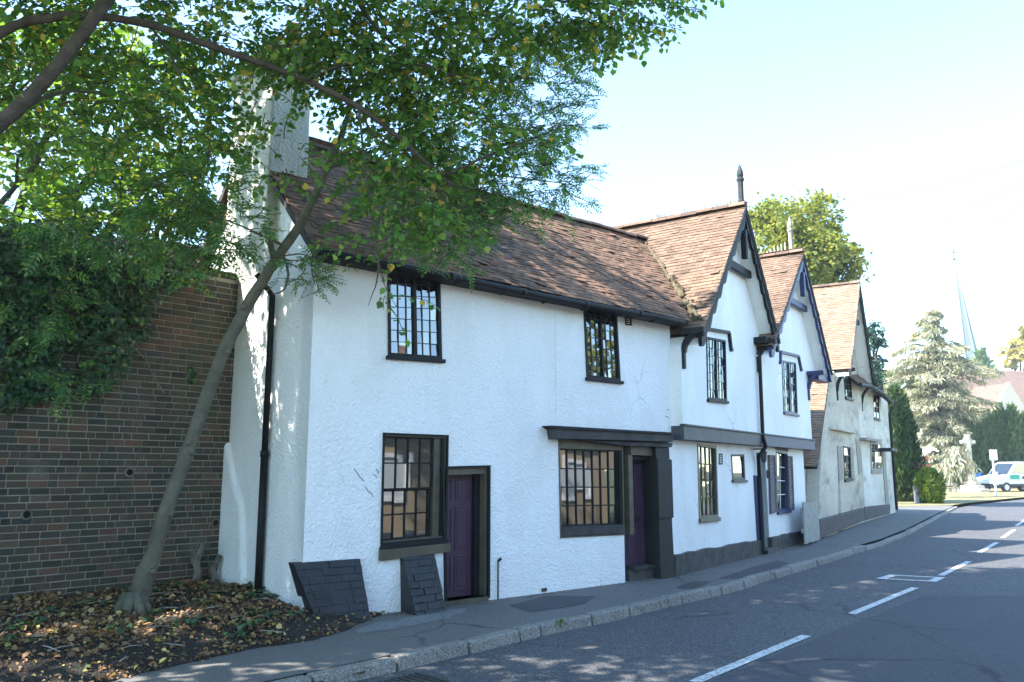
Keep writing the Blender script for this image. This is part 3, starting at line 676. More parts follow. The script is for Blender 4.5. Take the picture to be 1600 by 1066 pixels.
# black buttresses
def buttress(px_top, base_px, bot_d, tops, name='buttress'):
    tl, tr = F1.hit(*px_top[0]), F1.hit(*px_top[1])
    bl = ground(*base_px[0]); br = ground(*base_px[1])
    sbl, dbl = (bl-F1.o).dot(F1.t), (bl-F1.o).dot(F1.n); sbr, dbr = (br-F1.o).dot(F1.t), (br-F1.o).dot(F1.n)
    T = [F1.pt(tl[0], .03, tl[1]), F1.pt(tr[0], .03, tr[1])]; B = [F1.pt(sbl, dbl, -.05), F1.pt(sbr, dbr, -.05)]
    bk0 = [F1.pt(tl[0], -.1, tl[1]), F1.pt(tr[0], -.1, tr[1])]; bb0 = [F1.pt(sbl, -.1, -.05), F1.pt(sbr, -.1, -.05)]
    mb = MB(); mb.add([T[0], T[1], B[1], B[0], bk0[0], bk0[1], bb0[1], bb0[0]], [(0, 1, 2, 3), (4, 7, 6, 5), (0, 3, 7, 4), (1, 5, 6, 2), (0, 4, 5, 1), (3, 2, 6, 7)])
    N = (T[1]-T[0]).cross(B[0]-T[0]).normalized()
    if N.dot(F1.n) < 0: N = -N
    Hh = (B[0]-T[0]).length; W_ = (T[1]-T[0]).length; rows = int(Hh/.082)
    def P(a, b): return T[0].lerp(T[1], a).lerp(B[0].lerp(B[1], a), b)
    for r in range(rows):
        a = -.02 if r % 2 else -.14
        while a < 1:
            l = random.choice((.22, .22, .11))/W_*1.0; x0, x1 = max(a, 0), min(a+l-.012/W_*random.choice((0.2, .3, 1.0)), 1)
            y0, y1 = r/rows, (r+1)/rows-.012/Hh*random.choice((.05, .1, .2, .9))
            if x1-x0 > .03:
                h = .012+random.uniform(-.005, .008)
                q = [P(x0, y0), P(x1, y0), P(x1, y1), P(x0, y1)]
                mb.hexa([p+N*h for p in q], [p-N*.02 for p in q])
            a += l
    return mb.build(name, M['butt'], c1, .004)
buttress([(456, 880), (560, 873)], [(500, 979), (580, 970)], 0, 0)
buttress([(625, 866), (676, 862)], [(651, 962), (698, 954)], 0, 0)
# shop front: heavy jetty beam, window, second door, black corner post
bm_ = MB()
bt = [F1.hit(870, 668, .2), F1.hit(1052, 678, .2), F1.hit(1052, 692, .2), F1.hit(870, 687, .2)]
bm_.prism(F1, [F1.hit(868, 669, .2), F1.hit(900, 671, .2), F1.hit(1052, 679, .2), F1.hit(1052, 691, .2), F1.hit(960, 688, .2), F1.hit(871, 686, .2)], .2, -.12)
bm_.build('jetty_beam', M['greybeam'], c1, .012)
b2 = MB(); b2.prism(F1, [F1.hit(905, 688, .13), F1.hit(1052, 692, .13), F1.hit(1050, 699, .13), F1.hit(980, 697, .13)], .13, -.2)
b2.build('lower_beam', M['greybeam'], c1, .008)
fl = MB(); fl.prism(F1, [F1.hit(862, 665, .22), F1.hit(1052, 676, .22), F1.hit(1052, 679, .22), F1.hit(868, 670, .22)], .23, .0); fl.build('beam_flashing', M['black'], c1)
qs = [q_sh[0], q_sh[1], q_sh[2], q_sh[3]]
o_s = MB(); Is = ringframe(o_s, F1, qs, .02, .015, -.14); ws = o_s.build('window', M['brown'], c1, label='shop window with seven tall columns of small panes')
MB().prism(F1, [bil(Is, 0, 0), bil(Is, 1, 0), bil(Is, 1, .085), bil(Is, 0, .085)], .005, -.12).build('head_board', M['brown'], ws)
fsI = [bil(Is, 0, .085), bil(Is, .96, .085), bil(Is, .96, .90), bil(Is, 0, .90)]
sb = MB(); G = ringframe(sb, F1, fsI, .022, -.02, -.09)
for i in range(1, 7): sb.bar(F1, bil(G, i/7, 0), bil(G, i/7, 1), .019, -.043, -.058)
for j in range(1, 4): sb.bar(F1, bil(G, 0, j/4), bil(G, 1, j/4), .018, -.045, -.058)
sb.build('glazing_bars', M['black'], ws); pane_grid(F1, G, 7, 4, -.06, .003, ws)
MB().prism(F1, [bil(Is, 0, .90), bil(Is, 1, .90), (Is[2][0]+.0, Is[2][1]), (Is[3][0], Is[3][1])], .03, -.12).build('sill', M['greybeam'], ws, .01)
MB().prism(F1, [bil(Is, .96, .085), bil(Is, 1, .085), bil(Is, 1, .9), bil(Is, .96, .9)], .0, -.1).build('jamb', M['black'], ws)
# door 2
zt2 = F1.hit(1000, 699)[1]
D0, D1 = q_d2[0][0], F1.hit(1050, 800)[0]
dz1 = F1.hit(1005, 716)[1]
dl = F1.hit(974, 800, -.22)[0]; dr = F1.hit(1012, 800, -.22)[0]
door2 = panel_door(F1, [(dl, dz1-.03), (dr+.04, dz1-.03), (dr+.04, .22), (dl, .22)], c1, 'purple', -.22)
MB().prism(F1, [(dl-.05, zt2+.02), (D1-.2, zt2+.02), (D1-.2, dz1+.03), (dl-.05, dz1+.05)], .02, -.2).build('lintel', M['brown'], door2)
MB().prism(F1, [(dl-.1, dz1+.05), (dl-.005, dz1+.05), (dl-.005, q_sh[2][1]), (dl-.1, q_sh[2][1])], .004, -.24).build('door_post', M['brown'], door2)
MB().prism(F1, [(dr+.04, dz1+.02), (dr+.13, dz1+.02), (dr+.13, .1), (dr+.04, .1)], -.05, -.26).build('jamb', M['black'], door2)
MB().prism(F1, [(dl, dz1+.03), (dr+.05, dz1+.03), (dr+.05, dz1-.03), (dl, dz1-.03)], -.05, -.26).build('frame_head', M['black'], door2)
MB().prism(F1, [(dl, .22), (D1-.05, .22), (D1-.05, .16), (dl, .16)], -.02, -.3).build('threshold', M['greybeam'], door2)
MB().prism(F1, [(dl-.08, .16), (D1-.05, .16), (D1-.05, -.05), (dl-.08, -.05)], -.06, -.3).build('step', M['plinth'], door2)
MB().fbox(F1, dl-.3, D1+.3, -.28, -.30, 0, zt2+.3).build('reveal', M['black'], door2)
MB().fbox(F1, dl+.18, dl+.38, -.205, -.19, .92, .99).build('letter_box', M['iron'], door2)
# black post at the corner
pp = MB(); a0, a1 = F1.hit(1026, 800, .1)[0], F1.hit(1050, 800, .1)[0]
pp.prism(F1, [(a0+.02, zt2+.08), (a1-.02, zt2+.08), (a1+.02, .95), (a1+.0, .94), (a1+.03, -.05), (a0+.06, -.05), (a0+.05, 1.0)], .1, -.3)
pp.fbox(F1, a0+.03, a1+.015, .1, .125, .95, 1.9)
pp.build('corner_post', M['blackwood'], c1, .012)
# small things on the front
v1 = MB(); vq = quadpx(F1b, [(976, 491), (985, 492), (986, 509), (977, 508)]); ringframe(v1, F1b, vq, .012, .02, -.01)
for k in range(6): v1.bar(F1b, bil(vq, 0, (k+.5)/6), bil(vq, 1, (k+.5)/6), .014, .015, 0)
v1.build('air_vent', M['black'], c1)
pin = MB(); ps, pz = F1.hit(776, 905); pin.tube([F1.pt(ps, .03, 0), F1.pt(ps, .03, .5)], .012, 6); pin.tube([F1.pt(ps, .03, .5), F1.pt(ps+.03, .06, .54)], .022, 6); pin.build('stand_pipe', M['iron'], c1)
for pts in ([(588, 733), (591, 738), (590, 741)], [(583, 741), (587, 744), (589, 747)], [(553, 732), (562, 745)], [(562, 745), (569, 752)], [(571, 761), (577, 770)], [(578, 768), (583, 776)], [(1043, 640), (1046, 641)], [(1041, 651), (1046, 653)]):
    sc = MB(); dd = .121 if pts[0][0] > 1000 else .001
    for a, b in zip(pts, pts[1:]): sc.bar(F1, F1.hit(*a, dd), F1.hit(*b, dd), .007, dd+.004, dd-.01)
    sc.build('plaster_chip', M['plaster_dark'], c1)
ab = MB(); abs_ = F1.hit(850, 925); ab.fbox(F1, abs_[0]-.05, abs_[0]+.05, .01, -.02, .02, .07); ab.build('air_brick', M['iron'], c1)
# downpipe on the end wall
dp = MB(); q = E1.hit(427, 600)[0]; zt = 4.2
dp.tube([E1.pt(q-.02, .30, 4.2), E1.pt(q, .07, 3.95), E1.pt(q, .07, 1.9)], .04, 10); dp.tube([E1.pt(q, .07, 1.95), E1.pt(q, .07, .0)], .046, 10); dp.tube([E1.pt(q, .07, 1.88), E1.pt(q, .07, 1.96)], .056, 10)
dp.build('downpipe', M['black'], c1, smooth=True)

# ------------------------------------------------------------------ GABLED COTTAGES
def gable(F, th, apex_s, apex_z, sl, zl, sr, zr, over, back, mat, trim, wallz0, wall_s0, wall_s1, holes, wmat, pend=True, sagv=.05):
    """a cross gable facing the street: roof slopes, wall, barge boards, soffit, collar, pendant"""
    out = []
    for (se, ze, sgn, nm) in ((sl, zl, -1, 'roof'), (sr, zr, 1, 'roof')):
        A = F.pt(se, over, ze); up = F.pt(apex_s, over, apex_z)-A; e = -F.n; Lu = up.length
        ro = tiles(A, e, up, [(0, 0), (back, 0), (back, Lu), (0, Lu)], nm, mat, th, sag=sagv, jit=.0025, wav=.018)
        out.append(ro)
    # wall
    slope_l = (apex_z-zl)/(apex_s-sl); slope_r = (apex_z-zr)/(sr-apex_s)
    zl0 = apex_z-slope_l*(apex_s-wall_s0)-.09; zr0 = apex_z-slope_r*(wall_s1-apex_s)-.09
    wm = MB(); wallmesh(wm, F, [(wall_s0, wallz0), (wall_s1, wallz0), (wall_s1, zr0), (apex_s, apex_z-.09), (wall_s0, zl0)], holes, 0, -.25)
    wall = wm.build('wall', M[wmat], th)
    # barge boards with a wavy lower edge
    for (se, ze) in ((sl, zl), (sr, zr)):
        b = MB(); n = 40; P1 = []; P2 = []
        for i in range(n+1):
            f = i/n; s_ = se+(apex_s-se)*f; z_ = ze+(apex_z-ze)*f
            dz = .20+.12*abs(math.sin(math.pi*f*9))+.02*f
            P1.append((s_, z_-.035)); P2.append((s_, z_-.035-dz))
        for i in range(n):
            b.prism(F, [P1[i], P1[i+1], P2[i+1], P2[i]], over-.02, over-.085)
        bo = b.build('barge_board', M[trim], th)
        # soffit
        dsg = 1 if se < apex_s else -1
        sf = MB(); sf.hexa([F.pt(se, over-.08, ze-.215), F.pt(apex_s, over-.08, apex_z-.215), F.pt(apex_s, 0.002, apex_z-.215), F.pt(se, 0.002, ze-.215)],
                           [F.pt(se, over-.08, ze-.19), F.pt(apex_s, over-.08, apex_z-.19), F.pt(apex_s, 0.002, apex_z-.19), F.pt(se, 0.002, ze-.19)])
        sf.build('soffit', M['white_smooth'], bo)
        vg = MB(); vg.hexa([F.pt(se, over+.01, ze-.06), F.pt(apex_s, over+.01, apex_z-.06), F.pt(apex_s, over-.03, apex_z-.06), F.pt(se, over-.03, ze-.06)],
                           [F.pt(se, over+.005, ze+.005), F.pt(apex_s, over+.005, apex_z+.005), F.pt(apex_s, over-.03, apex_z+.005), F.pt(se, over-.03, ze+.005)])
        vg.build('verge_strip', M['blackwood'], bo)
    if slope_l and over < .45:
        for (sx, zz_) in ((wall_s0+.001, zl0), (wall_s1-.2, zr0)): pass
    if se > wall_s1+.02:
        tr = MB(); tr.prism(F, [(wall_s1-.02, zr0-.01), (wall_s1-.02, zr-.32), (sr-.03, zr-.15)], .001, -.2); tr.build('eave_return', M['white_smooth'], th)
    # collar and pendant
    hz = apex_z-1.36; k = 1.36-.32
    cl = MB(); cl.fbox(F, apex_s-k/slope_l, apex_s+k/slope_r, over-.20, over-.28, hz, hz+.15); cl.build('collar', M[trim], th, .006)
    if pend:
        pd = MB(); pd.fbox(F, apex_s-.06, apex_s+.06, over-.02, over-.14, apex_z-1.12 if pend is True else apex_z-pend, apex_z-.5); pd.build('pendant', M[trim], th, .02)
    rg = ridge_run(F.pt(apex_s, over, apex_z+.02), F.pt(apex_s, over-back, apex_z+.02), out[0])
    return out, wall
def bracket(F, th, s, zt, reach, drop, trim, ss=0):
    """curved wooden eave bracket"""
    b = MB(); n = 8; P = []
    for i in range(n+1):
        a = i/n*math.pi/2; P.append((.02+reach*(1-math.cos(a)), zt-drop+drop*math.sin(a)))
    for i in range(n):
        (d0, z0), (d1, z1) = P[i], P[i+1]
        w_ = .045
        b.hexa([F.pt(s-w_, d0+.05, z0), F.pt(s+w_, d0+.05, z0), F.pt(s+w_, d1+.05, z1), F.pt(s-w_, d1+.05, z1)],
               [F.pt(s-w_, d0-.03, z0+.02), F.pt(s+w_, d0-.03, z0+.02), F.pt(s+w_, d1-.03, z1+.06), F.pt(s-w_, d1-.03, z1+.06)])
    b.fbox(F, s-.04, s+.04, 0, .05, zt-drop-.28, zt-drop+.06); b.fbox(F, s-.05, s+.05, 0, reach+.08, zt, zt+.1)
    return b.build('eave_bracket', M[trim], th, .006)
def hoodmould(F, px, th, trim, d=.0):
    P = [F.hit(u, v, d) for u, v in px]; b = MB()
    for i, (p, q_) in enumerate(zip(P, P[1:])): b.bar(F, p, q_, .055+.001*i, d+.055+.002*i, d-.01)
    for p, sg in ((P[0], -1), (P[-1], 1)): b.fbox(F, p[0]-.04+sg*.02, p[0]+.04+sg*.04, d+.052, d-.005, p[1]-.05, p[1]+.01)
    return b.build('hood_mould', M[trim], th)
OV = .36
ap = F2u.hit(1166, 321, OV); le = F2u.hit(1098, 519, OV); re_ = F2u.hit(1219, 533, OV)
ap2 = F2u.hit(1256, 394, OV); le2 = F2u.hit(1207, 540, OV); re2 = F2u.hit(1301, 583, OV)
0 and print('gable1', ap, le, re_, 'gable2', ap2, le2, re2)
zband = F2u.hit(1120, 676)[1]
sP = F2u.hit(1190, 640)[0]; sQ = F2u.hit(1266, 640)[0]
c2 = thing('gabled_cottage', 'white gabled cottage with black trim and tall sash window beside the long white cottage', 'cottage', tuple(F2.pt(0, 0, 0)))
qg1 = quadpx(F2u, [(1103, 526), (1133, 532), (1135, 627), (1105, 624)])
r1, _ = gable(F2u, c2, ap[0], ap[1], le[0], le[1], re_[0], re_[1], OV, 6.2, 'tile', 'black', zband-.02, 0, sP, [qg1], 'white_smooth')
window(F2u, qg1, c2, 'black', fw=.04, d0=.015, dep=.09, lights=((0, .5), (.5, 1)), cols=3, rows=7, bw=.008, mull=.045, sill=(.05, .03, .05), tilt=.011)
hoodmould(F2u, [(1098, 518), (1101, 514), (1137, 520), (1140, 545)], c2, 'black')
bracket(F2u, c2, .08, le[1]-.02, .34, .32, 'blackwood')
bracket(F2u, c2, sP-.12, re_[1]-.12, .34, .32, 'blackwood')
Nm = F1.t.normalized().cross(upv.normalized()); Nm = Nm if Nm.z > 0 else -Nm
Ag = F2u.pt(le[0], OV, le[1]); Ng = (-F2u.n).cross(F2u.pt(ap[0], OV, ap[1])-Ag).normalized()
vd = Nm.cross(Ng).normalized(); vd = vd if vd.z > 0 else -vd
M3 = np.array([list(Nm), list(Ng), [0, 0, 1]]); zv0, zv1 = EAVE, RZ-.1
def vpt(z): x = np.linalg.solve(M3, np.array([Nm.dot(A1), Ng.dot(Ag), z])); return Vector(x)
mv = MB(); nS = 40; pv_ = [vpt(zv0+(zv1-zv0)*i/nS)+Vector((0, 0, .0)) for i in range(nS+1)]
mv.tube([p+Vector((random.gauss(0, .012), random.gauss(0, .012), .012)) for p in pv_], [random.uniform(.03, .065)*(1.5-.8*i/nS) for i in range(nS+1)], 7)
for i in range(70): p = pv_[random.randint(0, nS//2)]+Vector((random.gauss(0, .08), random.gauss(0, .08), .03)); mv.lathe(p, [(.03, -.03), (.035, .0), (.01, .02)], 5)
mv.build('valley_moss', M['moss'], r1[0])
def tufts(F, th, ap_, over, n_, back):
    C_, T_, N_ = [], [], []
    for _ in range(n_):
        q = F.pt(ap_[0]+random.gauss(0, .05), over-random.random()**1.6*back, ap_[1]+.06)
        for _k in range(random.randint(4, 12)): C_.append(tuple(q+Vector((random.gauss(0, .04), random.gauss(0, .04), 0)))); T_.append((random.gauss(0, .45), random.gauss(0, .45), 1)); N_.append((random.gauss(0, 1), random.gauss(0, 1), .2))
    V_ = leaves(C_, T_, N_, rng.uniform(.05, .17, len(C_)), [(0, 0), (.5, .06), (1, 0), (.5, -.06)]); return props(fastmesh('ridge_tufts', V_, 4, M['straw'], th), kind='stuff')
# finial on the ridge end
def finial(th, p, h, mat, r=.055):
    return MB().lathe(p, [(r*1.25, 0), (r*1.2, h*.1), (r*.95, h*.12), (r, h*.55), (r*1.35, h*.6), (r*1.35, h*.64), (r*.9, h*.66), (r*1.2, h*.72), (r*1.1, h*.8), (r*.4, h*.95), (.004, h)], 8).build('finial', M[mat], th)
fz1 = F2u.hit(1160, 264, OV-.1); finial(c2, F2u.pt(ap[0], OV-.1, ap[1]+.03), fz1[1]-ap[1]+.02, 'greybeam', .062)
# ground floor
wg = MB(); zb2 = F2u.hit(1120, 693)[1]
qw = quadpx(F2, [(1089, 693), (1119, 697), (1122, 808), (1092, 811)]); qsm = quadpx(F2, [(1142, 710), (1162, 710), (1164, 750), (1144, 750)])
sp_ = F2.hit(1180, 780)[0]; sr0, sr1 = F2.hit(1185, 780)[0], F2.hit(1199, 780)[0]; sq2 = F2.hit(1259, 780)[0]
wallmesh(wg, F2, [(-.02, -.1), (sr0, -.1), (sr0, zband+.05), (-.02, zband+.05)], [qw, qsm], 0, -.25)
wg.build('ground_floor_wall', M['white_smooth'], c2)
window(F2, qw, c2, 'brown', fw=.05, d0=.01, dep=.12, lights=((0, 1),), cols=4, rows=4, bw=.02, bmat='black', tilt=.008, sill=(.07, .02, .05), glassd=-.05)
window(F2, qsm, c2, 'charcoal', fw=.045, d0=.012, dep=.1, lights=((0, 1),), cols=1, rows=1, sill=(.05, .04, .05), tilt=.0)
vq = quadpx(F2, [(1123, 709), (1128, 709), (1128, 726), (1123, 726)]); vm = MB(); ringframe(vm, F2, vq, .012, .015, -.01)
for k in range(5): vm.bar(F2, bil(vq, 0, (k+.5)/5), bil(vq, 1, (k+.5)/5), .018, .012, 0)
vm.build('air_vent', M['black'], c2)
bd = MB(); zt_, zb_ = F2u.hit(1120, 671, .06)[1], F2u.hit(1120, 691, .06)[1]
bd.prism(F2u, [(-.1, zb_), (sP, zb_), (sP, zt_), (-.1, zt_)], .055, -.25); bd.prism(F2u, [(-.1, zt_), (sP, zt_), (sP, zt_+.03), (-.1, zt_+.03)], .085, -.02); bd.build('jetty_band', M['charcoal'], c2, .006)
plp = MB(); pz0, pz1 = F2.hit(1055, 866)[1], F2.hit(1178, 845)[1]
n = 14
plp.prism(F2, [(-.03, -.06), (sr0, -.06)]+[(sr0+(-.03-sr0)*i/n, pz1+(pz0-pz1)*i/n+random.uniform(-.02, .02)) for i in range(n+1)], .06, -.05); plp.build('plinth', M['plinth'], c2, .02)
# downpipe between the gables
dp = MB(); a = F2u.hit(1188, 620, .06)[0]
dp.tube([F2u.pt(a+.1, .22, re_[1]-.1), F2u.pt(a+.02, .08, re_[1]-.38), F2u.pt(a, .07, zb_+.2), F2u.pt(a, .12, zb_-.02)], .04, 10)
b_ = (F2.pt(sp_+.12, .07, 0)); dd_ = F2u.pt(a, .12, zb_-.02)
dp.tube([dd_, Vector((b_.x, b_.y, zb_-.22)), Vector((b_.x, b_.y, 1.55))], .04, 10)
dp.tube([Vector((b_.x, b_.y, 1.6)), Vector((b_.x, b_.y, .08)), Vector((b_.x, b_.y, .04))+F2.n*.1], .05, 10)
dp.build('downpipe', M['black'], c2, smooth=True)
MB().prism(F2, [(sp_-.02, .06), (sp_+.10, .06), (sp_+.06, 1.62), (sp_-.06, 1.62)], .04, -.01).build('boundary_strip', M['blue'], c2)

c3 = thing('blue_trim_cottage', 'white gabled cottage with navy blue trim, louvred shutters and a wall lantern', 'cottage', tuple(F2.pt(sq2, 0, 0)))
qg2 = quadpx(F2u, [(1221, 563), (1243, 567), (1246, 648), (1224, 644)])
gable(F2u, c3, ap2[0], ap2[1], le2[0], le2[1], re2[0], re2[1], OV, 5.0, 'tile', 'blue', zband-.02, sP+.001, sQ, [qg2], 'white_smooth')
window(F2u, qg2, c3, 'blue', fw=.04, d0=.015, dep=.09, lights=((0, .5), (.5, 1)), cols=3, rows=7, bw=.008, mull=.045, sill=(.05, .03, .05), tilt=.01)
hoodmould(F2u, [(1218, 566), (1218, 550), (1246, 557), (1250, 577)], c3, 'blue')
bracket(F2u, c3, sQ-.12, re2[1]-.15, .34, .36, 'blue')
fz2 = F2u.hit(1248, 347, OV-.35); finial(c3, F2u.pt(ap2[0], OV-.3, ap2[1]+.03), .95, 'oldwood', .06)
cr = MB()
for k in range(6):
    p = F2u.pt(ap2[0], OV-.45-k*.09, ap2[1]+.06); cr.tube([p, p+Vector((0, 0, .26-.03*k))], .012, 5)
cr.tube([F2u.pt(ap2[0], OV-.4, ap2[1]+.1), F2u.pt(ap2[0], OV-.95, ap2[1]+.1)], .012, 5); cr.build('ridge_cresting', M['signwhite'], c3)
wg = MB(); qw3 = quadpx(F2, [(1212, 703), (1230, 707), (1232, 797), (1214, 800)])
zl_ = F2.hit(1192, 708)[1]
wallmesh(wg, F2, [(sr0+.001, zband+.05), (sr0+.001, zl_), (sr1, zl_), (sr1, -.1), (sq2, -.1), (sq2, zband+.05)], [qw3], 0, -.25)
wg.fbox(F2, sr1, sr1+.02, -.001, -1.0, -.1, zl_); wg.fbox(F2, sr0-.02, sr0, -.001, -1.0, -.1, zl_); wg.fbox(F2, sr0, sr1, -.001, -1.0, zl_, zl_+.02)
wg.fbox(F2, sq2-.2, sq2, -.24, -4.5, -.1, 3.9)
MB().fbox(F2u, sQ-.22, sQ-.002, -.251, -4.5, zband, re2[1]+.05).build('side_wall', M['white_smooth'], c3)
MB().fbox(F2u, sQ-.05, re2[0]-.02, .0, OV-.09, re2[1]-.26, re2[1]-.12).build('eave_beam', M['blue'], c3)
MB().fbox(F2u, sP-.32, sP-.02, .0, OV-.09, re_[1]-.12, re_[1]+.02).build('eave_beam', M['black'], c2)
wg.build('ground_floor_wall', M['white_smooth'], c3)
panel_door(F2, [(sr0, zl_), (sr1, zl_), (sr1, .1), (sr0, .1)], c3, 'blue', -.8)
wb = window(F2, qw3, c3, 'blue', fw=.05, d0=.01, dep=.14, cols=2, rows=4, bw=.02, bmat='signwhite', tilt=.006, sill=(.06, .03, .06), glassd=-.07)
MB().prism(F2, quadpx(F2, [(1211, 702.5), (1231, 706), (1230, 696), (1211, 694)]), .012, -.02).build('head_board', M['greybeam'], wb)
for px in ([(1201, 711), (1210, 711), (1213, 800), (1204, 803)], [(1230, 712), (1237, 713), (1240, 797), (1233, 798)]):
    Q = quadpx(F2, px, .03); sh = MB(); I = ringframe(sh, F2, Q, .03, .055, .01)
    for k in range(22):
        y = (k+.5)/22; p, q_ = bil(I, 0, y), bil(I, 1, y)
        sh.hexa([F2.pt(p[0], .045, p[1]-.02), F2.pt(q_[0], .045, q_[1]-.02), F2.pt(q_[0], .018, q_[1]+.02), F2.pt(p[0], .018, p[1]+.02)],
                [F2.pt(p[0], .052, p[1]-.015), F2.pt(q_[0], .052, q_[1]-.015), F2.pt(q_[0], .025, q_[1]+.025), F2.pt(p[0], .025, p[1]+.025)])
    sh.build('shutter', M['shutter'], c3)
bd = MB(); bd.prism(F2u, [(sP+.001, zb_), (sQ+.02, zb_), (sQ+.02, zt_), (sP+.001, zt_)], .055, -.25); bd.prism(F2u, [(sP+.001, zt_), (sQ+.02, zt_), (sQ+.02, zt_+.03), (sP+.001, zt_+.03)], .085, -.02); bd.build('jetty_band', M['blueband'], c3, .006)
plp = MB(); pz0, pz1 = F2.hit(1200, 840)[1], F2.hit(1258, 827)[1]
plp.prism(F2, [(sr1-.01, -.06), (sq2+.02, -.06)]+[(sq2+.02+(sr1-sq2-.03)*i/n, pz1+(pz0-pz1)*i/n+random.uniform(-.02, .02)) for i in range(n+1)], .06, -.05); plp.build('plinth', M['plinth'], c3, .02)
MB().fbox(F2, sr0-.05, sr1+.15, .16, -.1, -.02, .09).build('door_step', M['plinth2'], c3)
ln = MB(); a, z = F2.hit(1193, 713, .2); ln.fbox(F2, a-.02, a+.02, 0, .2, z+.14, z+.165); ln.lathe(F2.pt(a, .2, z-.13), [(.02, 0), (.06, .03), (.075, .2), (.085, .21), (.03, .27), (.012, .3)], 6)
lo = ln.build('lantern', M['iron'], c3)
on = MB(); a, z = F2.hit(1198.6, 741, .005); on.tube([F2.pt(a+.04*math.cos(t), .015, z+.085*math.sin(t)) for t in np.linspace(0, 2*math.pi, 17)], .012, 5); on.build('number_plaque', M['iron'], c3)

# ------------------------------------------------------------------ WEATHERED COTTAGE, OUTSHOT AND END COTTAGE
c4 = thing('weathered_cottage', 'stained cream gabled cottage with wooden shutters and grey plinth', 'cottage', tuple(F3.pt(4, 0, 0)))
OV3 = .5
ap3 = F3.hit(1344, 442, OV3); le3 = F3.hit(1330, 576, OV3); re3 = F3.hit(1368, 600, OV3)
0 and print('gable3', ap3, le3, re3)
s3a, s3b = F3.hit(1302, 640)[0], F3.hit(1350, 640)[0]
q3u = quadpx(F3, [(1317, 578), (1328, 580), (1331, 624), (1320, 621)]); q3l = quadpx(F3, [(1317, 697), (1329, 699), (1331, 748), (1319, 750)])
lz = ap3[1]-(ap3[1]-le3[1])*1.02
gl = 2*ap3[0]-re3[0]
gable(F3, c4, ap3[0], ap3[1], le3[0], le3[1], re3[0], re3[1], OV3, 9, 'tile_red', 'blackwood', -.1, s3a+.3, F3.hit(1351, 640)[0], [q3u, q3l], 'old_white', pend=.5)
window(F3, q3u, c4, 'black', fw=.05, d0=.02, dep=.09, lights=((0, .5), (.5, 1)), cols=2, rows=4, bw=.015, sill=(.07, .03, .06))
w3 = window(F3, q3l, c4, 'black', fw=.05, d0=.02, dep=.1, cols=2, rows=4, bw=.02, sill=(.07, .03, .06))
for px in ([(1309, 697), (1316, 697), (1318, 750), (1312, 752)], [(1329.5, 699), (1334, 701), (1335.5, 749), (1331.5, 748)]):
    MB().prism(F3, quadpx(F3, px, .05), .05, .01).build('shutter', M['oldwood'], c4, .008)
# battered left-hand part of the front and raking buttress
bt = MB(); P = [F3.hit(1291, 588), F3.hit(1303, 580), F3.hit(1308, 640), F3.hit(1309, 835), F3.hit(1279, 842), F3.hit(1282, 700)]
bt.prism(F3, P, .02, -.35); bt.build('battered_wall', M['old_white'], c4, .03)
MB().prism(F3, [F3.hit(1337, 684, .02), F3.hit(1342, 690, .02), F3.hit(1346.5, 712, .02), F3.hit(1347, 738, .02), F3.hit(1342, 742, .02), F3.hit(1340, 715, .02)], .02, -.05).build('bare_stone', M['oldwood'], c4)
ld = MB(); ld.prism(F3, [F3.hit(1302, 667, .15), F3.hit(1338, 675, .15), F3.hit(1338, 678, .15), F3.hit(1302, 671, .15)], .15, -.05); ld.build('jetty_ledge', M['old_white'], c4, .02)
pl3 = MB(); pl3.prism(F3, [F3.hit(1281, 842, .1), F3.hit(1351, 814, .1), F3.hit(1350, 794, .1), F3.hit(1282, 812, .1)], .1, -.1); pl3.build('plinth', M['plinth2'], c4, .03)
bracket(F3, c4, F3.hit(1306, 600)[0], le3[1]-.05, .5, .6, 'blackwood'); bracket(F3, c4, F3.hit(1345, 620)[0], re3[1]-.1, .5, .6, 'blackwood')
# catslide outshot towards the blue-trimmed cottage
Aq = F3.pt(F3.hit(1276, 729, .1)[0], .1, F3.hit(1276, 729, .1)[1]); tq = F3.pt(F3.hit(1296, 585, .1)[0], .1, F3.hit(1296, 585, .1)[1])
upq = tq-Aq; Lq = upq.length
tiles(Aq, -F3.n, upq, [(0, 0), (5, 0), (5, Lq), (0, Lq)], 'catslide_roof', 'tile_red', c4, wav=.015)
os_ = MB(); sA, sB = F3.hit(1248, 780, -.35)[0], F3.hit(1283, 780, -.35)[0]
os_.fbox(F3, sA-1.5, sB, -.35, -.6, -.1, F3.hit(1276, 729, .1)[1]+.2); os_.build('outshot_wall', M['old_white'], c4)
# far end cottage
c5 = thing('end_cottage', 'small cream cottage at the far end of the row, with drooping tiled eaves', 'cottage', tuple(F4.pt(2.5, 0, 0)))
s4 = F4.hit(1388, 700)[0]; zE4 = F4.hit(1352, 604)[1]
q4u = quadpx(F4, [(1360, 618), (1369, 619), (1370, 656), (1361, 654)]); q4l = quadpx(F4, [(1355, 689), (1372, 691), (1373, 737), (1356, 737)])
wm = MB(); wallmesh(wm, F4, [(-.3, -.1), (s4, -.1), (s4, F4.hit(1388, 628)[1]), (F4.hit(1372, 612)[0], F4.hit(1372, 613)[1]), (-.3, zE4)], [q4u, q4l], .1, -.3)
wm.fbox(F4, s4-.3, s4, .09, -6, -.1, 4.2); wm.build('wall', M['house_end'], c5)
window(F4, q4u, c5, 'black', fw=.06, d0=.11, dep=.09, lights=((0, .5), (.5, 1)), cols=1, rows=4, bw=.02, sill=(.07, .03, .14)); 
w4 = window(F4, q4l, c5, 'oldwood', fw=.12, d0=.13, dep=.12, lights=((0, .34), (.34, .67), (.67, 1)), cols=1, rows=4, bw=.02, sill=(.07, .03, .16))
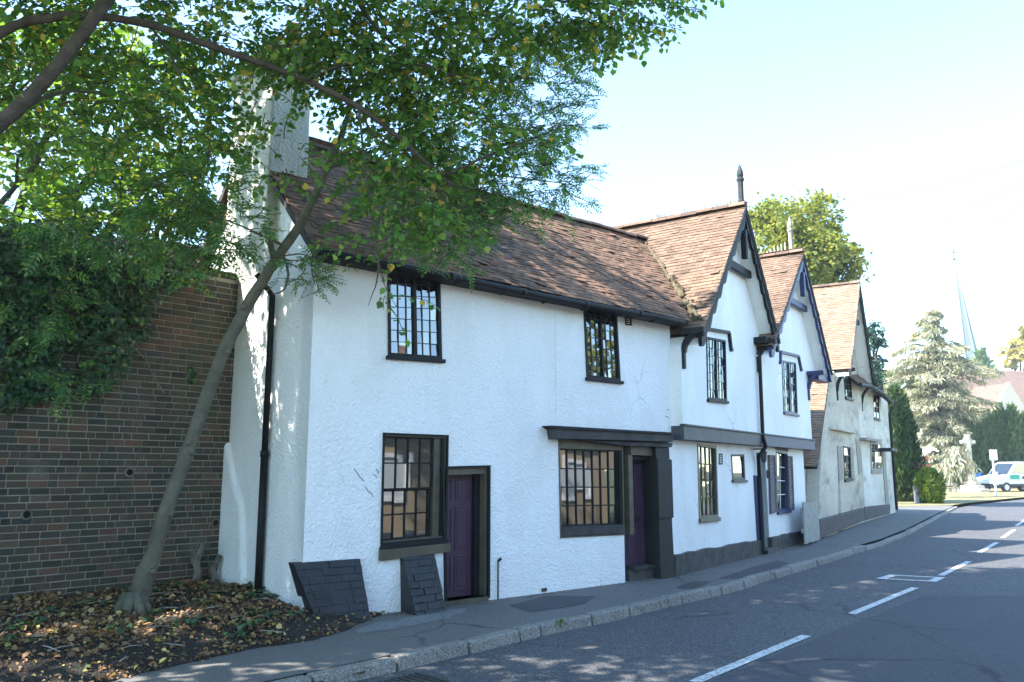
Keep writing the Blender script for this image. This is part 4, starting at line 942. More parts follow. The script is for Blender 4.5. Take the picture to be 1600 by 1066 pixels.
MB().prism(F4, quadpx(F4, [(1352, 684), (1376, 687), (1376, 690), (1352, 688)], .3), .35, .1).build('canopy', M['oldwood'], w4)
for k, (pa_, pb_) in enumerate((((1344, 601), (1360, 603)), ((1360, 603), (1378, 614)), ((1378, 614), (1393, 629)))):
    a = F4.hit(*pa_, .5); b = F4.hit(*pb_, .5); A = F4.pt(a[0], .5, a[1]); e_ = F4.pt(b[0], .5, b[1])-A
    up = (-F4.n*2.6+Vector((0, 0, 2.6))); up = up-e_.normalized()*up.dot(e_.normalized())
    Le = e_.length
    r_ = tiles(A, e_, up, [(-.05, 0), (Le+.05, 0), (Le+.05, 3.4), (-.05, 3.4)], 'roof', 'tile_old', c5, wav=.01)
    MB().tube([A, A+e_], .07, 8).build('gutter', M['black'], r_)
dpm = MB(); dpm.tube([F4.pt(s4+.1, .35, F4.hit(1390, 632)[1]), F4.pt(s4, .15, F4.hit(1388, 650)[1]), F4.pt(s4, .15, .1)], .06, 8); dpm.build('downpipe', M['black'], c5)
pc_ = MB(); pc_.prism(F4, quadpx(F4, [(1380, 700), (1390, 702), (1390, 706), (1380, 704)], .3), .6, .1); pc_.build('porch_canopy', M['blackwood'], c5)
MB().fbox(F4, F4.hit(1381, 740, .13)[0], F4.hit(1386, 740, .13)[0], .13, .05, 0.05, F4.hit(1383, 708, .13)[1]).build('door', M['oldwood'], c5)
MB().prism(F4, quadpx(F4, [(1351, 792), (1391, 788), (1391, 803), (1351, 814)], .14), .14, 0).build('plinth', M['plinth2'], c5, .02)
# weathered side gate
gd = thing('wooden_gate', 'narrow peeling white wooden gate between the two cottages', 'gate', tuple(F3.pt(sA, .15, 0)))
ga, gb = F3.hit(1256, 800, .15)[0], F3.hit(1279, 800, .15)[0]; ztg = F3.hit(1268, 783, .15)[1]
for k in range(5):
    x0 = ga+(gb-ga)*k/5; MB().fbox(F3, x0+.006, ga+(gb-ga)*(k+1)/5-.006, .15, .115, .04+random.uniform(0, .03), ztg+random.uniform(-.03, .01)).build('board', M['whitewood'], gd)
for z_ in (.3, ztg-.25): MB().fbox(F3, ga, gb, .114, .07, z_, z_+.1).build('ledge', M['whitewood'], gd)
# ------------------------------------------------------------------ BRICK WALL, BANK, LEAF LITTER
bw = E1.pt(2.45, 0, 0); FB = Frame(bw.x, bw.y, 43)      # s runs towards the cottage (0 = where they meet), negative = left
bwall = thing('brick_wall', 'tall old dark brick garden wall left of the white cottage, hung with ivy', 'wall', tuple(FB.pt(-3, 0, 0)))
WT = 4.42; wlm = MB()
wlm.fbox(FB, -9, .3, -.006, -.35, -.1, WT); wlm.build('mortar', M['mortar'], bwall)
br = MB(); bh, bl_ = .084, .218; holes_px = [(202, 738), (41, 804), (336, 817)]; HL = [FB.hit(*p) for p in holes_px]
for r in range(int(WT/bh)):
    s_ = -6.6+random.uniform(0, .2); z0 = r*bh
    while s_ < .05:
        l = random.choices((bl_, bl_*.5, bl_*.75), (.72, .24, .04))[0]; g = .0065
        c = (s_+l/2, z0+bh/2)
        if True:
            d = max(0, random.gauss(.004, .003)); w_ = [FB.pt(s_+g+random.uniform(-.002, .002), d, z0+g), FB.pt(s_+l-g, d+random.gauss(0, .002), z0+g+random.uniform(-.002, .002)), FB.pt(s_+l-g, d, z0+bh-g+random.uniform(-.002, .002)), FB.pt(s_+g, d+random.gauss(0, .002), z0+bh-g)]
            b_ = [p-FB.n*.03 for p in w_]; br.hexa(w_, b_)
        s_ += l
br.build('brickwork', M['brick'], bwall)
cp_ = MB()
for k in range(38): cp_.fbox(FB, -9+k*.245, -9+k*.245+.238, .05+random.uniform(-.008, .008), -.4, WT+.002, WT+.085+random.uniform(-.006, .006))
cp_.build('coping', M['brick'], bwall)
for h in HL:
    P = MB(); n = 16; rO, rI = .062, .042
    vs = [FB.pt(h[0]+r*math.cos(2*math.pi*k/n), d, h[1]+r*math.sin(2*math.pi*k/n)) for r, d in ((rO, .0), (rO, .024), (rI, .024), (rI, .014)) for k in range(n)]
    P.add(vs, [(j*n+k, j*n+(k+1) % n, (j+1)*n+(k+1) % n, (j+1)*n+k) for j in range(3) for k in range(n)])
    dp_ = P.build('drain_pipe', M['stump'], bwall)
    MB().add([FB.pt(h[0]+rI*math.cos(2*math.pi*k/n), .0145, h[1]+rI*math.sin(2*math.pi*k/n)) for k in range(n)], [tuple(range(n))]).build('pipe_mouth', M['hollow_dark'], dp_)  # flat black disc painted as the shade inside the pipe

EDGE = [ground(540, 987), ground(482, 1003), ground(400, 1014), ground(290, 1038), ground(175, 1066)]
kd = (K[8]-K[0]).normalized(); EDGE = [Vector((-1.2, 11.5, 0)), Vector((-1.62, 9.75, 0))]+EDGE[0:]+[EDGE[-1]-kd*2, EDGE[-1]-kd*9]
EN = np.array([(p.x, p.y) for p in EDGE])
def edist(x, y):
    best = 1e9
    for i in range(len(EN)-1):
        a, b = EN[i], EN[i+1]; ab = b-a; p = np.array((x, y)); t = min(max(np.dot(p-a, ab)/np.dot(ab, ab), 0), 1); q = a+ab*t-p
        d = math.hypot(*q); sgn = ab[0]*(p-a)[1]-ab[1]*(p-a)[0]
        if d < abs(best)-1e-9: best = d if sgn < 0 else -d
    return best
def hn(x, y): return .03*math.sin(x*3.1+1)*math.sin(y*2.7)+.018*math.sin(x*7.3+y*3)+.012*math.sin(y*11-x*5)
def bankz(x, y):
    d = edist(x, y)
    if d <= 0: return -.05
    k = 1-math.exp(-d/.75); return .004+.27*k+hn(x, y)*k
gx = np.arange(-9.6, -1.2, .1); gy_ = np.arange(2.5, 13, .1)
bmv = []; Z = np.zeros((len(gx), len(gy_)))
for i, x in enumerate(gx):
    for j, y in enumerate(gy_): Z[i, j] = bankz(x, y)+(random.uniform(-.012, .012)); bmv.append((x, y, Z[i, j]))
ny = len(gy_); bmf = [(i*ny+j, (i+1)*ny+j, (i+1)*ny+j+1, i*ny+j+1) for i in range(len(gx)-1) for j in range(ny-1) if max(Z[i, j], Z[i+1, j], Z[i+1, j+1], Z[i, j+1]) > -.04]
bk = MB(); bk.v = bmv; bk.f = bmf; struct(bk, 'soil_bank', M['soil'])

def unit(a): return a/np.maximum(np.linalg.norm(a, axis=-1, keepdims=True), 1e-9)
LIME = [(0, 0), (.12, .36), (.48, .46), (1.0, 0), (.48, -.46), (.12, -.36)]
ASH = [(0, 0), (.4, .19), (1.0, 0), (.4, -.19)]
IVY = [(0, 0), (.1, .5), (.45, .34), (1.0, 0), (.45, -.34), (.1, -.5)]
NEED = [(0, .07), (1, .03), (1, -.03), (0, -.07)]
def leaves(C, T, N, L, shape, fold=.18, W=1.0):
    C, T, N = np.asarray(C), unit(np.asarray(T)), np.asarray(N)
    B = unit(np.cross(N, T)); N = np.cross(T, B); B = B*(W if np.isscalar(W) else np.asarray(W).reshape(-1, 1)); L = np.asarray(L).reshape(-1, 1)
    return np.stack([C+T*L*x+B*L*y+N*L*(abs(y)*fold) for x, y in shape], axis=1)
# litter
pts = []
while len(pts) < 9500:
    x, y = random.uniform(-6.2, -1.5), random.uniform(6.5, 12.0); d = edist(x, y)
    if d < .0 or (FB.n.x*(x-bw.x)+FB.n.y*(y-bw.y)) < .02 : continue
    if (Vector((x, y, 0))-E1.o).dot(E1.n) < .03 and (Vector((x, y, 0))-F1.o).dot(F1.n) < .02: continue
    bare = math.sin(x*2.1+.7)*math.sin(y*2.6+x)+.35*math.sin(x*6+y*5)
    near = math.exp(-d/.12)
    if x > -2.35 and random.random() < .72: continue
    if random.random() > .30+.5*max(0, bare+.3)+near*.3-(.2 if .12 < d < .4 else 0): continue
    pts.append((x, y, bankz(x, y)+random.uniform(.004, .03)))
for _ in range(330):     # swept against the walls and strewn over the pavement and gutter
    r = random.random()
    if r < .35: p = F1.pt(random.uniform(.9, 6.6), random.expovariate(6)+.02, .006)
    elif r < .5: p = F1.pt(random.uniform(2.0, 2.7), random.uniform(.02, .25), .008)
    elif r < .62: p = F1.pt(random.uniform(4.95, 5.8), random.uniform(-.1, .2), .008)
    elif r < .8: q = random.choice(Kroad[30:90]); p = Vector((q.x, q.y, 0))+Vector((-.7, .68, 0))*random.uniform(.05, 1.8)+Vector((0, 0, .006))
    elif r < .92: q = random.choice(Kroad[30:80]); p = Vector((q.x, q.y, ROADZ+.006))+Vector((.7, -.68, 0))*random.expovariate(4)+Vector((.03, -.03, 0))
    else: p = F2.pt(random.uniform(0, 8), random.expovariate(4)+.08, .006)
    pts.append(tuple(p))
for _ in range(120):
    q = F1.pt(random.uniform(1.05, 1.75), random.uniform(.02, .2), .01); pts.append(tuple(q))
for _ in range(5200):    # crumbs of leaf and stalk
    x, y = random.uniform(-6.2, -1.4), random.uniform(6.5, 11.5); d = edist(x, y)
    if d < -.06 or (FB.n.x*(x-bw.x)+FB.n.y*(y-bw.y)) < .02: continue
    if (Vector((x, y, 0))-E1.o).dot(E1.n) < .03 and (Vector((x, y, 0))-F1.o).dot(F1.n) < .02: continue
    pts.append((x, y, max(bankz(x, y), 0)+.006))
ncr = len(pts)
n = len(pts); C = np.array(pts); a = rng.uniform(0, 2*np.pi, n); flat = rng.normal(0, .5, n)
T = np.stack([np.cos(a), np.sin(a), flat], 1); N = unit(np.stack([rng.normal(0, .55, n), rng.normal(0, .55, n), np.ones(n)], 1))
V = leaves(C, T, N, np.where(np.arange(n) < n-4300, rng.gamma(6, .0074, n).clip(.018, .08), rng.uniform(.008, .026, n)), [(0, 0), (.3, .36), (.65, .34), (1, 0), (.65, -.34), (.3, -.36)], .6, rng.uniform(.45, 1.15, n))
props(fastmesh('fallen_leaves', V, 6, M['litter']), kind='stuff')
# low green weeds in the litter
Cw = []; 
for _ in range(34):
    x, y = random.uniform(-5.4, -2.2), random.uniform(7.2, 10.6)
    if edist(x, y) < .08 or (FB.n.x*(x-bw.x)+FB.n.y*(y-bw.y)) < .05: continue
    for _k in range(random.randint(8, 26)): Cw.append((x+random.gauss(0, .07), y+random.gauss(0, .07), bankz(x, y)+random.uniform(.01, .06)))
n = len(Cw); a = rng.uniform(0, 6.28, n); T = np.stack([np.cos(a), np.sin(a), rng.uniform(-.2, .7, n)], 1); N = unit(rng.normal(0, .5, (n, 3))+np.array((0, 0, 1)))
props(fastmesh('ground_ivy', leaves(Cw, T, N, rng.uniform(.04, .08, n), IVY), 6, M['ivy_leaf']), kind='stuff')
# twigs lying in the litter are stuff too
tw = MB()
for _ in range(60):
    x, y = random.uniform(-5.4, -2.3), random.uniform(7.2, 10.4)
    if edist(x, y) < .1 or (FB.n.x*(x-bw.x)+FB.n.y*(y-bw.y)) < .1: continue
    a = random.uniform(0, 6.28); l = random.uniform(.1, .4); z = bankz(x, y)+.02
    tw.tube([(x, y, z), (x+l*.5*math.cos(a), y+l*.5*math.sin(a), z+.02), (x+l*math.cos(a+.2), y+l*math.sin(a+.2), z+random.uniform(-.01, .04))], [.006, .005, .003], 4)
props(tw.build('fallen_twigs', M['oldwood']), kind='stuff')
# stumps
def stump(px, h, r, lab, fork=False):
    p = ground(*px, .18); dd = (p-bw).dot(FB.n); p = p+FB.n*max(0, .16-dd); p = Vector((p.x, p.y, bankz(p.x, p.y)-.05)); m = MB()
    k = [p, p+Vector((.02, 0, h*.35)), p+Vector((-.02, .01, h*.6)), p+Vector((.05, 0, h*.85)), p+Vector((.07, 0, h))]
    m.tube(k, [r*1.4, r*1.05, r*1.15, r*.85, r*.8], 9)
    if fork: m.tube([k[1]+Vector((-.01, 0, .02)), k[2]+Vector((-.05, 0, 0)), p+Vector((-.045, 0, h*.8))], [r*.8, r*.6, r*.5], 7)
    for _ in range(5): a = random.uniform(0, 6.28); m.tube([p+Vector((math.cos(a)*r, math.sin(a)*r, h*random.uniform(.3, .7))), p+Vector((math.cos(a)*r*1.7, math.sin(a)*r*1.7, h*random.uniform(.7, .8)))], [.012, .006], 5)
    o = m.build('tree_stump', M['stump']); props(o, lab, 'stump', 'cut stumps by the brick wall'); return o
stump((277, 915), .55, .048, 'taller forked cut stump in front of the brick wall', True)
stump((301, 912), .42, .04, 'shorter thin cut stump nearest the white end wall')

# ------------------------------------------------------------------ TREES
tufts(F2u, c2, ap, OV-.1, 34, 4.0); tufts(F2u, c3, ap2, OV-.2, 10, 2.0)
class Crown:
    """collects twigs and leaves of one tree"""
    def __init__(s): s.tw = MB(); s.C = []; s.T = []; s.N = []; s.L = []
    def leaf(s, c, t, n, l): s.C.append(c); s.T.append(t); s.N.append(n); s.L.append(l)
    def limetwig(s, p, d, ln, nl, size, r=.005):
        p = Vector(p); d = Vector(d).normalized(); pts = [p]; k = 4
        for i in range(k):
            d = (d+Vector((random.gauss(0, .18), random.gauss(0, .18), -.16+random.gauss(0, .1)))).normalized(); pts.append(pts[-1]+d*ln/k)
        if r: s.tw.tube(pts, [r*1.4, r*1.2, r, r*.8, r*.5], 3, False)
        for j in range(nl):
            f = (j+.6)/nl*k; i = min(int(f), k-1); q = pts[i].lerp(pts[i+1], f-i); ax = (pts[i+1]-pts[i]).normalized()
            sd = ax.cross(Vector((0, 0, 1))); sd = sd.normalized() if sd.length > .01 else Vector((1, 0, 0))
            t = sd*(1 if j % 2 else -1)*.8+ax*.5+Vector((0, 0, random.uniform(-.9, .1)))+Vector((random.gauss(0, .3), random.gauss(0, .3), 0))
            nn = Vector((random.gauss(0, .55), random.gauss(0, .55), 1)).normalized()
            s.leaf(tuple(q+t.normalized()*.03), tuple(t), tuple(nn), size*random.uniform(.6, 1.2))
    def ashleaf(s, p, d, ln, pairs, size):
        p = Vector(p); d = Vector(d).normalized(); sd = d.cross(Vector((random.gauss(0, .4), random.gauss(0, .4), 1))).normalized(); nn = sd.cross(d)
        if nn.z < 0: nn = -nn
        a = p
        for j in range(pairs):
            f = (j+1.3)/(pairs+1); q = p+d*ln*f+Vector((0, 0, -.12*ln*f*f))
            for sg in (-1, 1): s.leaf(tuple(q), tuple(sd*sg+d*.55+Vector((0, 0, -.2+random.gauss(0, .12)))), tuple(nn+Vector((random.gauss(0, .2), random.gauss(0, .2), 0))), size*random.uniform(.8, 1.15))
        e = p+d*ln+Vector((0, 0, -.12*ln)); s.leaf(tuple(e), tuple(d+Vector((0, 0, -.3))), tuple(nn), size)
        s.tw.tube([p, p+d*ln*.5+Vector((0, 0, -.03*ln)), e], [.0028, .002, .0015], 3, False)
    def ashtwig(s, p, d, ln, nleaf, size=.05, ll=.2):
        p = Vector(p); d = Vector(d).normalized(); pts = [p]
        for i in range(3): d = (d+Vector((random.gauss(0, .15), random.gauss(0, .15), random.gauss(0, .1)))).normalized(); pts.append(pts[-1]+d*ln/3)
        s.tw.tube(pts, [.007, .006, .005, .003], 3, False)
        for j in range(nleaf):
            f = min((j+.8)/nleaf*3, 2.99); i = int(f); q = pts[i].lerp(pts[i+1], f-i); ax = (pts[i+1]-pts[i]).normalized()
            dd = Vector((random.gauss(0, 1), random.gauss(0, 1), random.gauss(-.25, .45))).normalized()*.9+ax*.7
            s.ashleaf(q, dd, ll*random.uniform(.75, 1.2), random.choice((4, 5, 5, 6)), size)
    def done(s, th, mat, shape, name='crown', fold=.18, stuff=True):
        V = leaves(s.C, s.T, s.N, s.L, shape, fold)
        o = fastmesh(name, V, len(shape), M[mat], th)
        if s.tw.v: s.tw.build('twigs', M['twig'], o)
        return o
def ell(c, r):
    while True:
        p = Vector((random.uniform(-1, 1), random.uniform(-1, 1), random.uniform(-1, 1)))
        if p.length <= 1 and random.random() < .35+.65*p.length: return Vector((c[0]+p.x*r[0], c[1]+p.y*r[1], c[2]+p.z*r[2])), p
def pxblob(u, v, Y, ru, rv, rY): 
    c = atY(u, v, Y); k = Y/FOC; return (c, (ru*k, rY, rv*k))
def path(pts): return [atY(*p[:3]) for p in pts], [p[3] for p in pts]
def limb(m, pts, n=9):
    P, r = path(pts); Q = []; rr = []
    for i in range(len(P)-1):
        for k in range(4):
            f = k/4; Q.append(P[i].lerp(P[i+1], f)); rr.append(r[i]+(r[i+1]-r[i])*f)
    Q.append(P[-1]); rr.append(r[-1]); Q = smooth(Q, 2); Q = [Q[0]]+[q+Vector((random.gauss(0, .004), random.gauss(0, .004), random.gauss(0, .004))) for q in Q[1:-1]]+[Q[-1]]
    m.tube(Q, [max(.003, x*random.uniform(.94, 1.06)) for x in rr], n)
    return Q

# big spreading tree standing just off to the left: limbs reach over the wall and the street
big = thing('spreading_tree', 'large broad-leaved tree whose dark limbs arch over the wall and cottage roof from the left', 'tree', (-6.1, 6.6, .2))
bt_ = MB()
bt_.tube([(-6.1, 6.6, .0), (-6.05, 6.6, 1.5), (-5.95, 6.65, 3), (-5.9, 6.7, 4.6), (-5.7, 6.8, 6.5), (-5.2, 7, 9), (-4.9, 7.2, 12), (-4.8, 7.3, 15)], [.38, .30, .27, .24, .2, .16, .11, .05], 14)
limb(bt_, [(-330, 260, 6.7, 0.1092), (-150, 130, 6.8, 0.0702), (0, 52, 7, 0.0468), (40, 33, 7.05, 0.0429), (120, 22, 7.1, 0.0406), (230, 34, 7.2, 0.0390), (330, 72, 7.3, 0.0359), (400, 96, 7.3, 0.0328), (480, 125, 7.4, 0.0312), (560, 166, 7.5, 0.0289), (612, 205, 7.6, 0.0265), (650, 240, 7.7, 0.0234), (690, 280, 7.8, 0.0156), (730, 300, 7.9, 0.0062)])
limb(bt_, [(-300, 400, 6.7, 0.1092), (-120, 290, 6.8, 0.0858), (-10, 205, 6.9, 0.0663), (60, 138, 6.9, 0.0640), (112, 78, 6.9, 0.0624), (170, -5, 6.9, 0.0585), (230, -90, 6.9, 0.0468)])
limb(bt_, [(612, 205, 7.6, 0.0156), (590, 230, 7.6, 0.0125), (560, 160, 7.6, 0.0125)])
limb(bt_, [(690, 275, 7.8, 0.0156), (760, 245, 7.9, 0.0125), (850, 210, 8, 0.0078), (880, 195, 8, 0.0039)])
limb(bt_, [(550, -60, 7.6, 0.0312), (560, 10, 7.6, 0.0234), (600, 60, 7.7, 0.0187), (660, 100, 7.8, 0.0140), (740, 130, 7.9, 0.0094), (800, 130, 8, 0.0047)])
limb(bt_, [(480, 125, 7.4, 0.0195), (530, 102, 7.4, 0.0156), (600, 95, 7.5, 0.0117), (700, 110, 7.6, 0.0062)])
limb(bt_, [(760, -60, 7.8, 0.0234), (830, -5, 7.9, 0.0156), (920, 8, 8, 0.0094), (1050, 5, 8, 0.0039)])
limb(bt_, [(560, 165, 7.5, 0.0140), (575, 300, 7.5, 0.0117), (585, 360, 7.5, 0.0101), (592, 410, 7.5, 0.0086), (590, 440, 7.5, 0.0070), (575, 478, 7.5, 0.0031)], 6)
limb(bt_, [(592, 420, 7.5, 0.0047), (602, 450, 7.5, 0.0039), (620, 480, 7.5, 0.0016)], 5)
limb(bt_, [(230, 34, 7.2, 0.0156), (270, 90, 7.3, 0.0109), (300, 160, 7.3, 0.0062)])
limb(bt_, [(30, 170, 6.9, 0.0234), (100, 140, 7.2, 0.0156), (180, 150, 7.5, 0.0078)])
bt_.build('trunk', M['bark_dark'], big, smooth=True)
cr = Crown()
for (u, v, Y, ru, rv, rY, nt) in ((60, 40, 8.0, 110, 60, .9, 60), (200, 60, 8.0, 130, 60, .9, 70), (330, 40, 8.0, 80, 45, .8, 46), (250, 160, 8.2, 130, 60, .9, 70), (70, 150, 8.2, 90, 60, .8, 46),
                               (400, 150, 7.8, 70, 30, .5, 9), (520, 40, 8.0, 80, 50, .8, 60), (640, 50, 8.1, 90, 60, .8, 82), (735, 70, 8.2, 75, 70, .8, 66), (560, 125, 7.9, 80, 40, .6, 46),
                               (660, 150, 8.0, 80, 50, .6, 60), (490, 95, 7.8, 60, 22, .5, 22), (700, 215, 8.1, 90, 40, .6, 44), (600, 240, 7.9, 60, 40, .5, 26), (850, 20, 8.1, 90, 30, .6, 46), (950, 22, 8.1, 70, 24, .5, 36), (1020, 5, 8.1, 50, 14, .4, 12), (870, 50, 8.1, 45, 18, .4, 12),
                               (390, 85, 7.8, 50, 25, .4, 9), (455, 250, 7.5, 40, 45, .3, 5), (130, 230, 8, 120, 40, .6, 30), (310, 215, 8.3, 60, 40, .7, 20), (650, 300, 7.8, 65, 50, .5, 24), (600, 460, 7.6, 16, 22, .1, 2), (690, 340, 7.9, 50, 30, .4, 13),
                               (840, 210, 8.0, 30, 22, .3, 6), (590, 360, 7.6, 40, 40, .3, 9)):
    c, r = pxblob(u, v, Y, ru, rv, rY)
    for _ in range(int(nt*2.0)):
        p, q = ell(c, r); cr.limetwig(p, (q.x+random.gauss(0, .5), q.y+random.gauss(0, .5), q.z*.4+random.gauss(0, .3)), random.uniform(.25, .5), random.randint(7, 13), .071)
cr.done(big, 'lime_leaf', LIME)
# the high part of its crown, above the photograph: it shades the street
hi = Crown(); HI = [((-8.8, 6.4, 6.4), (2.2, 2.4, 1.7), 190), ((-7.2, 7.4, 7.3), (1.5, 1.4, 1.5), 120), ((-5.0, 7.4, 12.5), (4.6, 4.2, 4.2), 950), ((-6.5, 5.2, 9.2), (3.6, 4.0, 2.6), 560), ((-2.6, 5.4, 10.5), (3.2, 3.4, 1.7), 470), ((-2.2, 8.3, 12.2), (2.8, 3.3, 2.0), 430), ((-4.5, 7.0, 17), (3.4, 3.2, 2.6), 340), ((-1.0, 2.4, 8.6), (3.2, 3.0, 1.5), 420), ((-4.6, 1.6, 8.5), (3.4, 3.0, 2.2), 420), ((.2, 6.0, 13.5), (2.6, 3.0, 1.8), 330)]
def project(p):
    d = p-Vector((0, 0, H)); f = d.y*math.cos(PITCH)+d.z*math.sin(PITCH); u = d.z*math.cos(PITCH)-d.y*math.sin(PITCH)
    return (800+FOC*d.x/max(f, .01), 533-FOC*u/max(f, .01), f)
for c, r, nt in HI:
    for _ in range(int(nt*1.7)):
        p, q = ell(c, r); P = project(p)
        if P[2] > 0 and P[1] > -70 and -100 < P[0] < 1700: continue
        if p.y+.32*p.z > 15.7+.25*math.sin(p.x*2): continue
        hi.limetwig(p, (q.x+random.gauss(0, .6), q.y+random.gauss(0, .6), random.gauss(0, .4)), random.uniform(.5, .9), random.randint(6, 9), .2, r=0)
hi.done(big, 'lime_leaf', LIME, 'upper_crown')

# leaning ash in front of the cottage corner
ash = thing('leaning_tree', 'slender grey-green tree leaning across the white end wall, with feathery leaves', 'tree', tuple(ground(208, 958, .2)))
at_ = MB(); yb = ground(208, 958, .2).y
limb(at_, [(196, 992, yb, .22), (212, 950, yb, .125), (240, 860, yb, 0.0840), (270, 770, yb+.02, 0.0784), (302, 680, yb+.03, 0.0736), (335, 585, yb+.04, 0.0720), (372, 500, yb+.02, 0.0688), (415, 430, yb, 0.0624), (440, 392, yb, 0.0576), (468, 355, yb, 0.0528), (490, 310, yb, 0.0480), (512, 262, yb, 0.0416), (535, 210, yb, 0.0336), (550, 150, yb+.1, 0.0240), (580, 80, yb+.3, 0.0144)], 14)
limb(at_, [(430, 410, yb, .05), (424, 384, yb-.02, .035), (420, 380, yb-.05, .03)], 7)
limb(at_, [(440, 395, yb, .02), (452, 420, yb-.1, .016), (446, 455, yb-.12, .012), (425, 460, yb-.1, .006)], 6)
limb(at_, [(445, 385, yb, .02), (410, 368, yb-.1, .014), (370, 350, yb-.2, .009), (300, 330, yb-.3, .005)], 6)
limb(at_, [(512, 262, yb, .03), (600, 230, yb+.2, .02), (720, 190, yb+.4, .014), (800, 130, yb+.5, .008)], 7)
limb(at_, [(530, 215, yb, .03), (640, 280, yb, .018), (760, 270, yb+.2, .012), (900, 290, yb+.3, .005)], 7)
limb(at_, [(545, 170, yb, .025), (700, 60, yb+.4, .014), (860, 60, yb+.6, .006)], 7)
limb(at_, [(800, 30, yb+.3, .008), (850, 130, yb+.5, .008), (905, 185, yb+.5, .004)], 6)
limb(at_, [(445, 400, yb, .012), (470, 395, yb-.1, .009), (500, 410, yb-.1, .004)], 5)
for (u, v, du) in ((262, 800, .07), (300, 690, -.06), (296, 705, .05), (352, 548, .07), (384, 478, -.05), (232, 890, .09), (414, 430, .06)):
    c = atY(u, v, yb-.06); at_.lathe(c+Vector((du*.6, -.02, -.03)), [(.012, -.02), (.034, -.005), (.040, .02), (.024, .045), (.010, .05)], 8)
for a in range(7):     # root flare
    an = a*.9+.3; b0 = ground(205, 962, .2); at_.tube([b0+Vector((math.cos(an)*.05, math.sin(an)*.05, .22)), b0+Vector((math.cos(an)*.16, math.sin(an)*.16, .03)), b0+Vector((math.cos(an)*.30, math.sin(an)*.30, -.10))], [.07, .05, .02], 7)
at_.build('trunk', M['bark'], ash, smooth=True)
ca_ = Crown()
for (u, v, Y, ru, rv, rY, nt) in ((640, 300, yb+.1, 75, 60, .5, 34), (720, 320, yb+.2, 80, 45, .5, 32), (660, 360, yb, 60, 26, .4, 14), (780, 190, yb+.5, 90, 65, .6, 48), (845, 120, yb+.6, 60, 50, .5, 26), (870, 190, yb+.5, 60, 28, .5, 20), (800, 280, yb+.3, 85, 35, .5, 34), (870, 290, yb+.4, 45, 25, .3, 13),
                               (476, 415, yb-.1, 22, 14, .15, 5), (490, 440, yb-.15, 14, 12, .1, 4), (325, 300, yb-.5, 45, 28, .4, 13), (250, 330, yb-.5, 90, 35, .5, 22), (370, 360, yb-.4, 30, 30, .3, 7), (140, 360, yb-.4, 100, 40, .5, 18), (60, 460, yb-.2, 60, 60, .3, 11), (290, 390, yb-.3, 60, 22, .3, 9), (100, 590, yb-.1, 30, 16, .1, 4), (780, 345, yb+.2, 55, 16, .3, 9), (830, 60, yb+.5, 60, 40, .4, 18), (920, 60, yb+.5, 35, 25, .3, 9), (700, 390, yb, 35, 14, .2, 5)):
    c, r = pxblob(u, v, Y, ru, rv, rY)
    for _ in range(int(nt*2.0)):
        p, q = ell(c, r); ca_.ashtwig(p, (q.x+random.gauss(.1, .5), q.y+random.gauss(0, .5), q.z*.5+random.gauss(0, .25)), random.uniform(.15, .35), random.randint(3, 5), .057 if u > 420 else .08, .2 if u > 420 else .26)
ca_.done(ash, 'ash_leaf', ASH)
# ivy at the foot of the leaning tree and on the wall
def ivy(th, blobs, mat='ivy_leaf', name='foliage', size=.055):
    C_, T_, N_, L_ = [], [], [], []
    for (c, r, n_) in blobs:
        for _ in range(n_):
            p, q = ell(c, r); nn = Vector((q.x, q.y, q.z))*.6+Vector(FB.n)*.8+Vector((random.gauss(0, .4), random.gauss(0, .4), .3+random.gauss(0, .3)))
            C_.append(tuple(p)); N_.append(tuple(nn.normalized())); T_.append((random.gauss(0, .5), random.gauss(0, .5), -.8)); L_.append(size*random.uniform(.6, 1.3))
    return fastmesh(name, leaves(C_, T_, N_, L_, IVY), 6, M[mat], th)
iv = thing('ivy', 'dense dark ivy spilling over the top of the brick wall at the left', 'ivy', tuple(FB.pt(-3, .1, 4)))
def wallY(u): return FB.pt(FB.hit(u, 600)[0], 0, 0).y
bl = []
for (u, v, ru, rv, out, n_) in ((40, 420, 90, 80, .40, 1500), (40, 520, 80, 80, .36, 1300), (120, 470, 90, 80, .34, 1400), (160, 550, 60, 60, .22, 600), (60, 590, 60, 40, .22, 480), (190, 450, 80, 60, .24, 900), (20, 620, 40, 25, .15, 200), (140, 600, 30, 25, .12, 150), (260, 436, 50, 16, .2, 330), (210, 510, 40, 30, .15, 240), (300, 430, 30, 10, .12, 100), (-80, 500, 100, 140, .4, 1300), (230, 395, 60, 30, .35, 300), (120, 380, 120, 40, .4, 800)):
    Y = wallY(max(u, -60)); bb = FB.hit(u, v, out*.5); c = FB.pt(bb[0], out*.55, bb[1]); k = Y/FOC
    bl.append((tuple(c), (ru*k*.8, out+.05, rv*k), n_))
ivy(iv, bl)
im = MB()
for pts_ in ([(150, 440), (175, 490), (205, 540), (222, 560)], [(30, 560), (60, 600)], [(225, 560), (240, 590), (255, 615)], [(200, 470), (240, 450), (260, 448)], [(205, 560), (190, 575)]):
    P = []
    for (u, v) in pts_: bb = FB.hit(u, v, .06); P.append(FB.pt(bb[0], .06+random.uniform(0, .06), bb[1]))
    im.tube(P, .011, 6)
im.build('stem', M['stump'], iv)
sw = Crown(); bb = FB.hit(104, 590, .35); c = FB.pt(bb[0], .35, bb[1])
ivy(iv, [(tuple(FB.pt(*(FB.hit(300, 585, .03)[0], .03, FB.hit(300, 585, .03)[1]))), (.06, .04, .18), 26)], name='wall_sprig')
ivy(ash, [(tuple(ground(213, 940, .25)+Vector((0, -.12, 0))), (.16, .1, .2), 130)], name='base_ivy', size=.045)
bi = []
